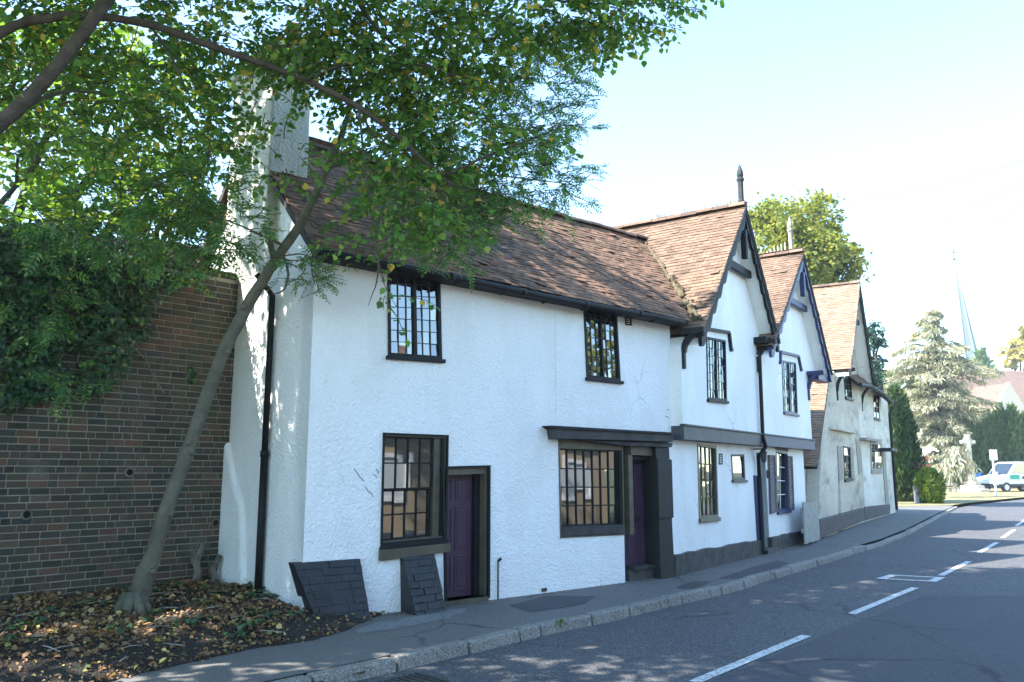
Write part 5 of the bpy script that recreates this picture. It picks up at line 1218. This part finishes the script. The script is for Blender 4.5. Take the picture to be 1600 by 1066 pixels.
# trees beyond the garden wall
def broadtree(name, lab, cat, base, trunk_h, r0, blobs, mat, size, nleaf, shape=LIME, group=None, bark='bark_dark'):
    th = thing(name, lab, cat, base, group); m = MB(); b = Vector(base)
    top = b+Vector((0, 0, trunk_h)); m.tube([b-Vector((0, 0, .3)), b+Vector((.05, 0, trunk_h*.5)), top], [r0*1.3, r0, r0*.75], 9)
    for c, r in blobs:
        c = Vector(c); mid = top.lerp(c, .5)+Vector((random.gauss(0, .2), random.gauss(0, .2), .1)); m.tube([top-Vector((0, 0, trunk_h*.15)), mid, c], [r0*.6, r0*.35, r0*.12], 6)
        for _ in range(4):
            e, _q = ell(c, r); m.tube([mid.lerp(c, .6), c.lerp(e, .5), e], [r0*.18, r0*.1, r0*.03], 5)
    m.build('trunk', M[bark], th, smooth=True)
    tot = sum(r[0]*r[2] for c, r in blobs); C_, T_, N_, L_ = [], [], [], []
    for c, r in blobs:
        n_ = int(nleaf*r[0]*r[2]/tot); sub = [ell(c, r)[0] for _ in range(max(4, n_//55))]
        for _ in range(n_):
            a = random.choice(sub); k = .24*min(r); p = a+Vector((random.gauss(0, k), random.gauss(0, k), random.gauss(0, k*.8)))
            C_.append(tuple(p)); T_.append((random.gauss(0, 1), random.gauss(0, 1), random.gauss(-.5, .6))); N_.append((random.gauss(0, .7), random.gauss(0, .7), 1)); L_.append(size*random.uniform(.6, 1.3))
    fastmesh('crown', leaves(C_, T_, N_, L_, shape), len(shape), M[mat], th); return th
def B(*a): return pxblob(*a)
broadtree('garden_tree', 'sunlit tree with light green leaves rising behind the brick wall', 'tree', (-9.2, 13.5, 0), 4.5, .2, [B(30, 100, 13.5, 90, 80, 1.2), B(140, 60, 13.5, 100, 60, 1.2), B(60, 250, 13.5, 90, 70, 1), B(190, 200, 13.5, 90, 70, 1.2), B(270, 120, 13.5, 70, 60, 1), B(150, 320, 13.3, 100, 50, 1), B(-90, 150, 13.5, 100, 120, 1.2), B(40, 350, 13.2, 80, 50, .8)], 'back_leaf', .105, 9500)
broadtree('garden_tree', 'dull green bushy tree close behind the brick wall beside the tiled gable', 'tree', (-6.6, 13.8, 0), 4.0, .15, [B(270, 270, 13.5, 60, 50, .7), B(230, 330, 13.3, 80, 45, .8), B(300, 330, 13.2, 40, 35, .5), B(330, 240, 13.6, 25, 40, .5), B(190, 270, 13.5, 50, 40, .7)], 'back_leaf', .09, 3600)
# tan sunlit outbuilding glimpsed over the wall
ob = thing('outbuilding', 'tan rendered outbuilding glimpsed through leaves above the brick wall', 'outbuilding', (-6.2, 14.3, 0))
FO = Frame(-6.3, 14.2, 70); MB().fbox(FO, -3, 2.2, 0, -.3, 0, 5.3).build('wall', M['stone'], ob)
tiles(FO.pt(-3.2, .25, 5.2), FO.t, Vector((-FO.n.x, -FO.n.y, .9)), [(0, 0), (5.6, 0), (5.6, 1.2), (0, 1.2)], 'roof', 'tile_old', ob)
MB().fbox(FO, -3.2, 2.3, -.05, -.34, 5.301, 5.34).build('wall_plate', M['blackwood'], ob)
# ------------------------------------------------------------------ BEYOND THE ROW
broadtree('street_tree', 'tall yellow-green tree rising behind the gabled cottages', 'tree', (15.5, 41.5, 0), 9, .35,
          [B(1215, 350, 41, 40, 40, 2), B(1270, 340, 42, 36, 32, 2), B(1262, 400, 41, 50, 50, 2.2), B(1310, 420, 42, 36, 32, 2), B(1225, 420, 41, 50, 50, 2), B(1190, 340, 42, 20, 24, 1), B(1322, 400, 42, 16, 18, 1), B(1290, 375, 42, 26, 24, 1.5)], 'tree_leaf', .2, 15000)
broadtree('pine_tree', 'blue-green conifer showing just beyond the third gable', 'tree', (24.0, 52, 0), 8, .25,
          [B(1368, 520, 52, 13, 20, .8), B(1366, 560, 52, 14, 22, .8), B(1362, 600, 52, 14, 20, .8), B(1374, 535, 52, 8, 8, .5)], 'pine_leaf', .35, 2200, ASH)
# dark cypress by the end cottage
def conebush(name, lab, cat, base, prof, mat, n_, ln, shape=ASH, up=1.0, trunk=None, lump=.16):
    th = thing(name, lab, cat, base); b = Vector(base); C_, T_, N_, L_ = [], [], [], []
    Hh = prof[-1][1]
    def rad(z):
        for (r0, z0), (r1, z1) in zip(prof, prof[1:]):
            if z0 <= z <= z1: return r0+(r1-r0)*(z-z0)/max(z1-z0, 1e-6)
        return 0
    ph = [random.uniform(0, 6) for _ in range(4)]
    while len(C_) < n_:
        z = random.uniform(0, Hh); r = rad(z)
        if random.random() > (r+.08)/max(p[0] for p in prof): continue
        a = random.uniform(0, 6.283); lf = 1+lump*(math.sin(a*5+ph[0]+z*1.3)*.6+math.sin(a*9+ph[1]-z*2.1)*.4+math.sin(z*3.3+a*2+ph[2])*.5)
        rr = r*lf*(1-.3*random.random()**2); o = Vector((math.cos(a), math.sin(a), 0))
        C_.append(tuple(b+o*rr+Vector((0, 0, z)))); T_.append(tuple(o*.55+Vector((random.gauss(0, .35), random.gauss(0, .35), up+random.gauss(0, .35))))); N_.append(tuple(o+Vector((random.gauss(0, .5), random.gauss(0, .5), random.gauss(0, .4))))); L_.append(ln*random.uniform(.6, 1.3))
    fastmesh('foliage', leaves(C_, T_, N_, L_, shape), len(shape), M[mat], th)
    core = MB().lathe(b, [(max(.02, r*.62), z*.97) for r, z in prof], 10); core.build('trunk', M['under'], th)  # dark solid core inside the foliage, over half its width
    return th
pb = ground(1412, 784); k = pb.y/FOC
conebush('cypress', 'dark green cypress, half in shade, beside the end cottage', 'tree', tuple(pb), [(17*k, 0), (25*k, 30*k), (26*k, 70*k), (21*k, 120*k), (13*k, 155*k), (3*k, 176*k)], 'cypress_leaf', 8000, .30, lump=.2)
pb = ground(1455, 787); k = pb.y/FOC
conebush('clipped_bush', 'round bright green bush at the pavement edge beyond the cypress', 'bush', tuple(pb), [(12*k, 0), (18*k, 12*k), (19*k, 26*k), (15*k, 40*k), (8*k, 49*k), (2*k, 53*k)], 'bush_leaf', 4200, .2, up=.5, lump=.05)
pb = ground(1440, 787); k = pb.y/FOC; bn = thing('grit_bin', 'dark grey upright bin at the pavement edge in front of the round bush', 'bin', tuple(pb))
fb_ = Frame(pb.x, pb.y, 60); MB().fbox(fb_, -5*k, 6*k, 0, -9*k, 0, 24*k).build('body', M['bin'], bn, .03); MB().prism(fb_, [(-5.6*k, 24*k), (6.6*k, 24*k), (5.6*k, 26.5*k), (-4.6*k, 26.5*k)], .03, -9.4*k).build('lid', M['bin'], bn, .02)
# blue cedar with tiered drooping boughs
cb_ = atY(1478, 737, 84); cb_.z = 0; CY = cb_.y; k = CY/FOC; ced = thing('blue_cedar', 'big pale blue cedar with drooping tiered boughs on the green', 'tree', tuple(cb_))
tm = MB(); tm.tube([cb_-Vector((0, 0, .3)), cb_+Vector((0, 0, 60*k)), cb_+Vector((.3, 0, 180*k)), cb_+Vector((0, 0, 285*k))], [9*k, 7*k, 4*k, .6*k], 9)
C_, T_, N_, L_ = [], [], [], []
prof = [(30, 45), (50, 50), (80, 58), (120, 62), (160, 84), (200, 72), (235, 46), (262, 26), (280, 8)]
def cprof(z):
    for (z0, r0), (z1, r1) in zip(prof, prof[1:]):
        if z0 <= z <= z1: return r0+(r1-r0)*(z-z0)/(z1-z0)
    return 5
z = 34
while z < 280:
    for j in range(11 if z < 220 else 7):
        a = random.uniform(0, 6.283); R_ = cprof(z)*random.uniform(.55, 1.2)*k; o = Vector((math.cos(a), math.sin(a), 0)); R_ *= .62 if (z < 105 and o.x > .25) else 1; st = cb_+Vector((0, 0, (z+random.uniform(-5, 5))*k))
        rise = .12*R_; P = [st, st+o*R_*.5+Vector((0, 0, rise)), st+o*R_+Vector((0, 0, rise-.22*R_))]
        tm.tube(P, [.09, .06, .02], 4)
        sd = Vector((-o.y, o.x, 0))
        for i in range(int(30+R_*18)):
            f = random.random()**.75; q = (P[0].lerp(P[1], f*2) if f < .5 else P[1].lerp(P[2], f*2-1)); wd = (.1+.26*R_*math.sin(math.pi*min(f*.9+.1, 1)))
            y = random.uniform(-1, 1); q = q+sd*y*wd+Vector((0, 0, -abs(y)*wd*.35+random.gauss(0, .06)))
            for _ in range(2):
                C_.append(tuple(q)); T_.append((o.x*.6+random.gauss(0, .5), o.y*.6+random.gauss(0, .5), -.55+random.gauss(0, .35))); N_.append((random.gauss(0, .4), random.gauss(0, .4), 1)); L_.append(random.uniform(.35, .8))
    z += random.uniform(11, 17)
tm.build('trunk', M['bark_dark'], ced, smooth=True)
fastmesh('crown', leaves(C_, T_, N_, L_, [(0, 0), (.35, .10), (1, 0), (.35, -.10)]), 4, M['cedar_leaf'], ced)
# young weeping cedar by the van
wb_ = ground(1548, 772); k = wb_.y/FOC; wc = thing('young_cedar', 'small weeping silver cedar behind the bus stop', 'tree', tuple(wb_+Vector((1, 6, 0))))
C_, T_, N_, L_ = [], [], [], []; w0 = wb_+Vector((1, 6, 0)); m = MB(); m.tube([w0, w0+Vector((0, 0, 75*k))], [.12, .06], 6)
for j in range(46):
    a = random.uniform(0, 6.283); R_ = random.uniform(.4, 1.1)*30*k; o = Vector((math.cos(a), math.sin(a), 0)); zt0 = random.uniform(35, 76)*k
    P = [w0+Vector((0, 0, zt0)), w0+o*R_*.6+Vector((0, 0, zt0+.1)), w0+o*R_+Vector((0, 0, zt0-random.uniform(.5, 1.3)))]; m.tube(P, [.03, .02, .01], 4)
    for i in range(34):
        f = random.random(); q = P[0].lerp(P[1], f*2) if f < .5 else P[1].lerp(P[2], f*2-1)
        C_.append(tuple(q+Vector((random.gauss(0, .12), random.gauss(0, .12), 0)))); T_.append((random.gauss(0, .4), random.gauss(0, .4), -1)); N_.append((o.x, o.y, .3)); L_.append(random.uniform(.3, .7))
m.build('trunk', M['bark_dark'], wc); fastmesh('crown', leaves(C_, T_, N_, L_, [(0, 0), (.35, .12), (1, 0), (.35, -.12)]), 4, M['cedar_leaf'], wc)
# conifer hedge: separate tall conifers in a row
labs = ['leftmost tall green conifer of the screen behind the stone cross', 'second tall green conifer of the screen behind the stone cross', 'third tall conifer of the screen, right of the stone cross', 'fourth tall conifer of the screen, above the bus stop', 'fifth tall conifer of the screen, left of the parked van roof', 'rightmost tall conifer of the screen, above the parked van']
for i, u in enumerate((1508, 1530, 1550, 1570, 1590, 1614)):
    b = atY(u, 737, 88+random.uniform(-1, 1)); b.z = 0; k = 88/FOC
    t_ = conebush('screen_conifer', labs[i], 'tree', tuple(b), [(13*k, 0), (15*k, 30*k), (14*k, 70*k), (9*k, 102*k), (1*k, (122+random.uniform(-8, 10))*k)], 'hedge_leaf', 2300, .62, lump=.2); t_['group'] = 'screen of tall conifers beyond the green'
# memorial cross on its steps
xb = ground(1519, 769); k = xb.y/FOC; mc = thing('stone_cross', 'pale stone memorial cross on a stepped base on the green', 'cross', tuple(xb))
st = MB()
for r, z0, z1 in ((24, -2, 5), (18, 5, 10), (13, 10, 16)): st.lathe(xb, [(r*k, z0*k), (r*k, z1*k-.02), (r*k-.04, z1*k)], 8)
st.lathe(xb, [(9*k, 16*k), (7*k, 30*k), (5*k, 34*k)], 8); st.build('stepped_base', M['stone'], mc)
FX = Frame(xb.x, xb.y, 80); sh = MB(); sh.prism(FX, [(-4*k, 34*k), (4*k, 34*k), (2.6*k, 88*k), (-2.6*k, 88*k)], 2.5*k, -2.5*k); sh.prism(FX, [(-12*k, 74*k), (12*k, 74*k), (12*k, 79*k), (-12*k, 79*k)], 2*k, -2*k)
sh.tube([FX.pt(7.5*k*math.cos(t), 0, (76.5)*k+7.5*k*math.sin(t)) for t in np.linspace(0, 6.283, 21)], 1.1*k, 6); sh.build('cross_shaft', M['stone'], mc)
# bench
bb = ground(1488, 769); k = bb.y/FOC; bt2 = thing('park_bench', 'low pale wooden bench between the cedar trunk and stone cross', 'bench', tuple(bb)); FBn = Frame(bb.x, bb.y, 84)
MB().fbox(FBn, -17*k, 15*k, 3*k, -4*k, 6.5*k, 7.6*k).build('seat', M['bench_wood'], bt2)
MB().prism(FBn, [(-17*k, 9*k), (15*k, 9*k), (15*k, 14*k), (-17*k, 14*k)], -4*k, -5*k).build('backrest', M['bench_wood'], bt2)
for x_ in (-15, -2, 12): MB().fbox(FBn, x_*k, (x_+2.5)*k, 2.5*k, -4.5*k, -.5*k, 6.5*k).build('leg', M['stone'], bt2)
# red and dark notice board
nb = ground(1446, 775); k = nb.y/FOC; rbd = thing('notice_board', 'red and dark green notice board showing behind the cypress', 'notice board', tuple(nb)); FN = Frame(nb.x, nb.y, 80)
MB().fbox(FN, -8*k, -7*k, 0, -.1, 0, 58*k).build('post', M['red'], rbd)
for z0, z1, mt in ((53, 60, 'red'), (47.2, 53, 'darkgreen'), (40, 47, 'red')): MB().fbox(FN, -6*k, 9*k, .08, 0, z0*k, z1*k).build('panel', M[mt], rbd)
for z_ in (56, 43): 
    lm_ = MB()
    for q in range(5): lm_.fbox(FN, (-1.0+q*1.7)*k, (-.2+q*1.7)*k, .10, .07, (z_-.3)*k, (z_+.9+.4*(q % 2))*k)
    lm_.build('lettering', M['signwhite'], rbd)
# bus stop pole
pb = ground(1557, 776); k = pb.y/FOC; bs = thing('bus_stop', 'slim white pole with square sign plate and timetable case at the kerb', 'bus stop', tuple(pb)); FP = Frame(pb.x, pb.y, 84)
MB().tube([pb, pb+Vector((0, 0, 71*k))], .07, 8).build('pole', M['metal_pole'], bs)
MB().fbox(FP, -6*k, 6.5*k, .1, .06, 55*k, 71*k).build('sign_plate', M['signwhite'], bs, .02); MB().fbox(FP, -4*k, 4*k, .12, .05, 17*k, 37*k).build('timetable_case', M['signwhite'], bs, .02)
# parked pale van, nose to the left
vb_ = ground(1558, 771, -.1); k = vb_.y/FOC; VY = vb_.y
van = thing('parked_van', 'pale silver van parked facing left beyond the bus stop', 'van', tuple(vb_)); FV = Frame(vb_.x, vb_.y, 76)
VS = 1.22
body = [(0, .35), (0, .75), (.12, .95), (1.15, 1.15), (1.25, 1.2), (5.0, 1.2), (5.0, .35)]
vm = MB(); vm.prism(FV, body, 0, -1.9); cab = [(1.15, 1.15), (1.95, 1.98), (2.2, 2.05), (5.0, 2.05), (5.0, 1.15)]; vm.prism(FV, cab, -.04, -1.86); bo = vm.build('body', M['carpaint'], van, .06)
MB().prism(FV, [(1.42, 1.25), (2.02, 1.88), (2.5, 1.92), (2.5, 1.25)], -.02, -.06).build('window', M['glass'], van); MB().prism(FV, [(2.6, 1.25), (2.6, 1.92), (4.9, 1.92), (4.9, 1.25)], -.02, -.06).build('window', M['glass'], van)
ws_ = MB(); ws_.add([FV.pt(1.14, -.16, 1.2), FV.pt(1.14, -1.74, 1.2), FV.pt(1.86, -1.66, 1.95), FV.pt(1.86, -.24, 1.95)], [(0, 1, 2, 3)]); ws_.build('windscreen', M['glass'], van)
MB().fbox(FV, -.05, 4.95, .012, -.2, .34, .52).build('side_sill', M['rubber'], van); MB().fbox(FV, -.08, .1, .005, -1.9, .3, .55).build('bumper', M['rubber'], van)
MB().fbox(FV, 1.3, 4.8, .016, -.02, .62, .68).build('rub_strip', M['signwhite'], van)
MB().fbox(FV, 1.2, 2.0, .012, -.02, .86, 1.16).build('teal_panel', M['teal'], van)
lt = MB()
for q in range(8): lt.prism(FV, [(2.2+q*.28, .88), (2.36+q*.28, .88), (2.40+q*.28, 1.02+.06*(q % 3 == 0)), (2.24+q*.28, 1.02+.06*(q % 2))], .02, -.02)
lt.build('lettering', M['rubber'], van)
for x_ in (.85, 4.0):
    for d_ in (.02, -1.72):
        w_ = MB(); n = 18
        vs = [FV.pt(x_+r*math.cos(6.283*q/n), dd, .31+r*math.sin(6.283*q/n)) for r, dd in ((.2, d_+.01), (.33, d_+.02), (.33, d_-.2), (.2, d_-.2)) for q in range(n)]
        w_.add(vs, [(j*n+q, j*n+(q+1) % n, (j+1)*n+(q+1) % n, (j+1)*n+q) for j in range(3) for q in range(n)]); wo = w_.build('wheel', M['rubber'], van)
        h_ = MB(); h_.add([FV.pt(x_+.2*math.cos(6.283*q/n), d_, .31+.2*math.sin(6.283*q/n)) for q in range(n)], [tuple(range(n))]); h_.build('rim', M['metal_pole'], wo)
MB().fbox(FV, -.02, .12, -.15, -.45, .68, .86).build('headlight', M['signwhite'], van); MB().fbox(FV, -.02, .12, -1.45, -1.75, .68, .86).build('headlight', M['signwhite'], van)
for o in [van]: o.scale = (VS, VS, VS)
# flower tub and blue sign beside the cross, red-brown planter
ft = ground(1538, 768); k = ft.y/FOC; tub = thing('flower_tub', 'dark tub of orange flowers between the stone cross and parked van', 'planter', tuple(ft)); MB().lathe(ft+Vector((0, 0, 10*k)), [(5*k, 0), (7*k, 5*k), (7*k, 6*k)], 10).build('tub', M['rubber'], tub); MB().tube([ft, ft+Vector((0, 0, 10*k))], .1, 6).build('leg', M['rubber'], tub)
Cq = [ell(ft+Vector((0, 0, 18*k)), (7*k, 5*k, 3*k))[0] for _ in range(160)]; fastmesh('flowers', leaves(Cq, rng.normal(0, 1, (160, 3)), rng.normal(0, 1, (160, 3)), np.full(160, .16), LIME), 6, M['terracotta'], tub)
sb = ground(1530, 767); k = sb.y/FOC; bsn = thing('blue_sign', 'small tilted blue sign on a post right of the stone cross', 'sign', tuple(sb)); FS = Frame(sb.x, sb.y, 84)
MB().tube([sb, sb+Vector((0, 0, 24*k))], .05, 6).build('post', M['metal_pole'], bsn); MB().prism(FS, [(-6*k, 17*k), (6*k, 24*k), (6*k, 29*k), (-6*k, 22*k)], .06, .0).build('plate', M['signblue'], bsn)
# church: nave with a tall pale spire
ch_ = thing('church', 'distant church with a tall pale spire and long red-brown tiled roof', 'church', (70, 150, 0)); CYD = 150.0; k = CYD/FOC
def Wp(u, v, Y): return atY(u, v, Y)
sc_ = atY(1509, 600, 205); sc_.z = 0; tip = atY(1496.5, 408, 205); kk = 205/FOC; zb0 = atY(1509, 572, 205).z
sp = MB(); n = 8; base = [Vector((sc_.x+22*kk*math.cos(math.pi/8+k_*math.pi/4), 205+22*kk*math.sin(math.pi/8+k_*math.pi/4), zb0)) for k_ in range(n)]; tp = Vector((sc_.x, 205, tip.z))
sp.add(base+[tp], [(i, (i+1) % n, n) for i in range(n)]+[tuple(range(n))]); so = sp.build('spire', M['spire'], ch_)
eg = MB()
for i in range(n): eg.tube([base[i], tp], [.3, .05], 5)
eg.build('spire_rib', M['copper'], so)
fn = MB(); fn.tube([tp, tp+Vector((0, 0, 3.4))], .12, 6); fn.tube([tp+Vector((-.8, 0, 2.3)), tp+Vector((.8, 0, 2.3))], .1, 6); fn.lathe(tp+Vector((0, 0, .2)), [(.1, 0), (.4, .3), (.1, .7)], 8); fn.build('finial', M['iron'], so)
tw_ = MB(); tw_.fbox(Frame(sc_.x, 205, 90), -4.2, 4.2, 4.2, -4.2, 0, zb0+.3); tw_.build('tower', M['stone'], ch_)
Fc = Frame(*atY(1485, 737, 118).xy, 78); hn0 = Fc.hit(1500, 620)[1]
zr_ = Fc.hit(1500, 577, -5)[1]; ze_ = Fc.hit(1500, 628)[1]
nv = MB(); nv.prism(Frame(*Fc.pt(0, 0, 0).xy, 78-90), [(-10, 0), (0, 0), (0, ze_), (-5, zr_), (-10, ze_)], 0, -.4) if False else None
nv.fbox(Fc, 0, 34, 0, -10, 0, ze_); nv.build('nave_wall', M['stone'], ch_)
for sg, dd in ((1, .4), (-1, -10.4)):
    MB().hexa([Fc.pt(-.4, dd, ze_-.2), Fc.pt(34, dd, ze_-.2), Fc.pt(34, -5, zr_), Fc.pt(-.4, -5, zr_)], [Fc.pt(-.4, dd, ze_-.45), Fc.pt(34, dd, ze_-.45), Fc.pt(34, -5, zr_-.25), Fc.pt(-.4, -5, zr_-.25)]).build('roof', M['church_roof'], ch_)
for s_e in (0, 33.7): MB().add([Fc.pt(s_e, -.1, ze_-.2), Fc.pt(s_e, -9.9, ze_-.2), Fc.pt(s_e, -5, zr_-.3)], [(0, 1, 2)]).build('gable_wall', M['stone'], ch_)
gs = Fc.hit(1577, 600, 6)[0]; pz = Fc.hit(1577, 597, 6)[1]; gw = 3.4; gz_ = pz-5.2
MB().prism(Fc, [(gs-gw, 0), (gs+gw, 0), (gs+gw, gz_), (gs, pz), (gs-gw, gz_)], 6, 5.5).build('transept_gable', M['stone'], ch_)
for sg in (-1, 1): MB().hexa([Fc.pt(gs, 5.6, pz-.1), Fc.pt(gs, -4, pz-.1), Fc.pt(gs+sg*(gw+.3), -4, gz_-.6), Fc.pt(gs+sg*(gw+.3), 5.6, gz_-.6)], [Fc.pt(gs, 5.6, pz-.4), Fc.pt(gs, -4, pz-.4), Fc.pt(gs+sg*(gw+.3), -4, gz_-.9), Fc.pt(gs+sg*(gw+.3), 5.6, gz_-.9)]).build('transept_roof', M['church_roof'], ch_)
# trees by the church
b = atY(1551, 737, 160); b.z = 0; kk = 160/FOC; conebush('fir_tree', 'small pointed dark fir against the sky beside the church roof', 'tree', tuple(b), [(16*kk, 120*kk), (14*kk, 160*kk), (8*kk, 185*kk), (1*kk, 202*kk)], 'hedge_leaf', 900, 1.4)
broadtree('golden_tree', 'golden yellow tree at the right edge above the church roof', 'tree', tuple(Vector((*atY(1606, 737, 160).xy, 0))), 20, .5, [B(1596, 548, 160, 22, 20, 3), B(1615, 535, 160, 30, 24, 3), B(1585, 562, 160, 14, 12, 2)], 'yellow_leaf', 1.0, 1400)
broadtree('back_tree', 'loose green tree low behind the conifers between end cottage and cedar', 'tree', (36, 95, 0), 5, .3, [B(1402, 590, 95, 22, 14, 2), B(1380, 580, 96, 16, 12, 2), B(1420, 612, 95, 26, 20, 2), B(1400, 640, 95, 30, 30, 2)], 'hedge_leaf', .5, 1400)
far_ = MB()
# distant belt of trees closing the end of the green
C_, T_, N_, L_ = [], [], [], []
for _ in range(9000):
    u = random.uniform(1385, 1900); Y = random.uniform(125, 140); hgt = 5+2.2*math.sin(u*.05)+1.4*math.sin(u*.13+1)
    p = atY(u, 737, Y); p.z = random.uniform(0, max(1.5, hgt)); C_.append(tuple(p)); T_.append((random.gauss(0, 1), random.gauss(0, 1), random.gauss(0, .6))); N_.append((random.gauss(0, .7), -.6, 1)); L_.append(random.uniform(.6, 1.2))
props(fastmesh('distant_trees', leaves(C_, T_, N_, L_, LIME), 6, M['hedge_leaf']), kind='stuff')
# overhead wires
wl_ = ['topmost thin overhead wire crossing the sky at the right', 'second thin overhead wire from the top right', 'third thin overhead wire, passing left of the spire', 'lowest thin overhead wire, crossing in front of the spire tip']
for i, (a, b_) in enumerate((((1272, 323, 42), (1680, 226, 30)), ((1335, 396, 42), (1680, 240, 30)), ((1380, 430, 42), (1680, 268, 30)), ((1495, 413, 42), (1680, 300, 30)))):
    A_, B_ = atY(*a), atY(*b_); P = [A_.lerp(B_, f)+Vector((0, 0, -.5*4*f*(1-f)+.12)) for f in np.linspace(0, 1, 16)]
    m = MB(); m.tube(P, .011, 4); o = m.build('overhead_wire', M['cable']); props(o, wl_[i], 'wire', 'overhead wires')
# road drain and pavement cover
dg = ground(617, 1064, ROADZ); th = thing('drain_grating', 'iron road drain grating in the gutter at the bottom edge', 'drain', tuple(dg)); a = math.atan2(kd.y, kd.x)
FDk = Frame(dg.x, dg.y, 90-math.degrees(a)); 
MB().add([FDk.pt(-.3, -.04, ROADZ+.004), FDk.pt(.3, -.04, ROADZ+.004), FDk.pt(.3, .4, ROADZ+.004), FDk.pt(-.3, .4, ROADZ+.004)], [(0, 1, 2, 3)]).build('gully', M['rubber'], th)
for k_ in range(9): MB().fbox(FDk, -.29+k_*.067, -.255+k_*.067, -.03, .39, ROADZ+.005, ROADZ+.02).build('grate_bar', M['iron'], th)
pcv = [ground(1056, 918, .003), ground(1083, 908, .003), ground(1112, 909.5, .003), ground(1082, 921, .003)]; th = thing('pavement_cover', 'dark square inspection cover in the pavement near the second door', 'manhole cover', tuple(pcv[0]))
MB().add([tuple(p+Vector((0, 0, .003))) for p in pcv], [(0, 1, 2, 3)]).build('cover', M['iron'], th)
# kerb weed
kw = ground(876, 972, .0); th = thing('kerb_weed', 'small green weed sprouting from a joint in the granite kerb', 'weed', tuple(kw)); n = 70
fastmesh('foliage', leaves(np.array(kw)+rng.normal(0, .035, (n, 3))*np.array((1, 1, .6))+np.array((0, 0, .0)), rng.normal(0, 1, (n, 3))+np.array((0, 0, .6)), rng.normal(0, 1, (n, 3)), rng.uniform(.02, .05, n), ASH), 4, M['bush_leaf'], th)
MB().tube([kw-Vector((0, 0, .06)), kw+Vector((0, 0, .03))], .006, 5).build('stem', M['twig'], th)

# ------------------------------------------------------------------ ACROSS THE STREET (seen only as reflections in the windows)
ko_ = ground(865, 965); ox, oy = ko_.x+.735*9.8, ko_.y-.678*9.8
FQ = Frame(ox, oy, 42.7, flip=True)
oh = thing('brick_house', 'sunlit tan brick house across the street', 'house', tuple(FQ.pt(4, 0, 0)))
m = MB(); wallmesh(m, FQ, [(-9, -.1), (12, -.1), (12, 3.5), (-9, 3.5)], [], 0, -.3); m.build('wall', M['redbrick'], oh)
MB().hexa([FQ.pt(-9.3, .4, 3.4), FQ.pt(12.3, .4, 3.4), FQ.pt(12.3, -4, 5.0), FQ.pt(-9.3, -4, 5.0)], [FQ.pt(-9.3, .4, 3.25), FQ.pt(12.3, .4, 3.25), FQ.pt(12.3, -4, 4.85), FQ.pt(-9.3, -4, 4.85)]).build('roof', M['church_roof'], oh)
for s_ in (-6, 3.5, 10):
    for z_ in (.9,): m = MB(); Qo = [(s_, z_+1.3), (s_+1.1, z_+1.3), (s_+1.1, z_), (s_, z_)]; ringframe(m, FQ, Qo, .12, .05, -.02); wo = m.build('window', M['signwhite'], oh); MB().prism(FQ, grow(Qo, -.1), .01, -.02).build('window_backing', M['carpaint'], wo)
gw_ = thing('garden_wall', 'sunlit brick garden wall across the street', 'wall', tuple(FQ.pt(18, 1, 0))); m = MB(); m.fbox(FQ, 12.2, 34, 1.0, .75, -.1, 1.9); m.build('brickwork', M['redbrick'], gw_)
for s_, d_, lab in ((15.5, -3, 'round green tree behind the garden wall across the street'), (22, -4, 'taller green tree behind the garden wall across the street'), (29, -4, 'far green tree behind the garden wall across the street')):
    b = FQ.pt(s_, d_, 0); broadtree('roadside_tree', lab, 'tree', tuple(b), 3, .25, [(tuple(b+Vector((0, 0, 5))), (2.6, 2.6, 2.3)), (tuple(b+Vector((.6, .5, 7))), (1.8, 1.8, 1.5))], 'tree_leaf', .3, 1500)

# ------------------------------------------------------------------ the air over the green
hb = MB(); x0, x1, y0, y1, z0, z1 = -120, 190, -30, 260, -1.2, 82
hb.hexa([(x0, y0, z0), (x1, y0, z0), (x1, y1, z0), (x0, y1, z0)], [(x0, y0, z1), (x1, y0, z1), (x1, y1, z1), (x0, y1, z1)])
hm = bpy.data.materials.new('haze_air'); hm.use_nodes = True; hn_ = hm.node_tree; hn_.nodes.remove(hn_.nodes["Principled BSDF"])
pv = hn_.nodes.new("ShaderNodeVolumePrincipled"); pv.inputs['Color'].default_value = (.80, .90, 1, 1); pv.inputs['Density'].default_value = .0006; pv.inputs['Anisotropy'].default_value = .2
hn_.links.new(pv.outputs[0], hn_.nodes["Material Output"].inputs['Volume'])
props(hb.build('haze', hm), kind='stuff')
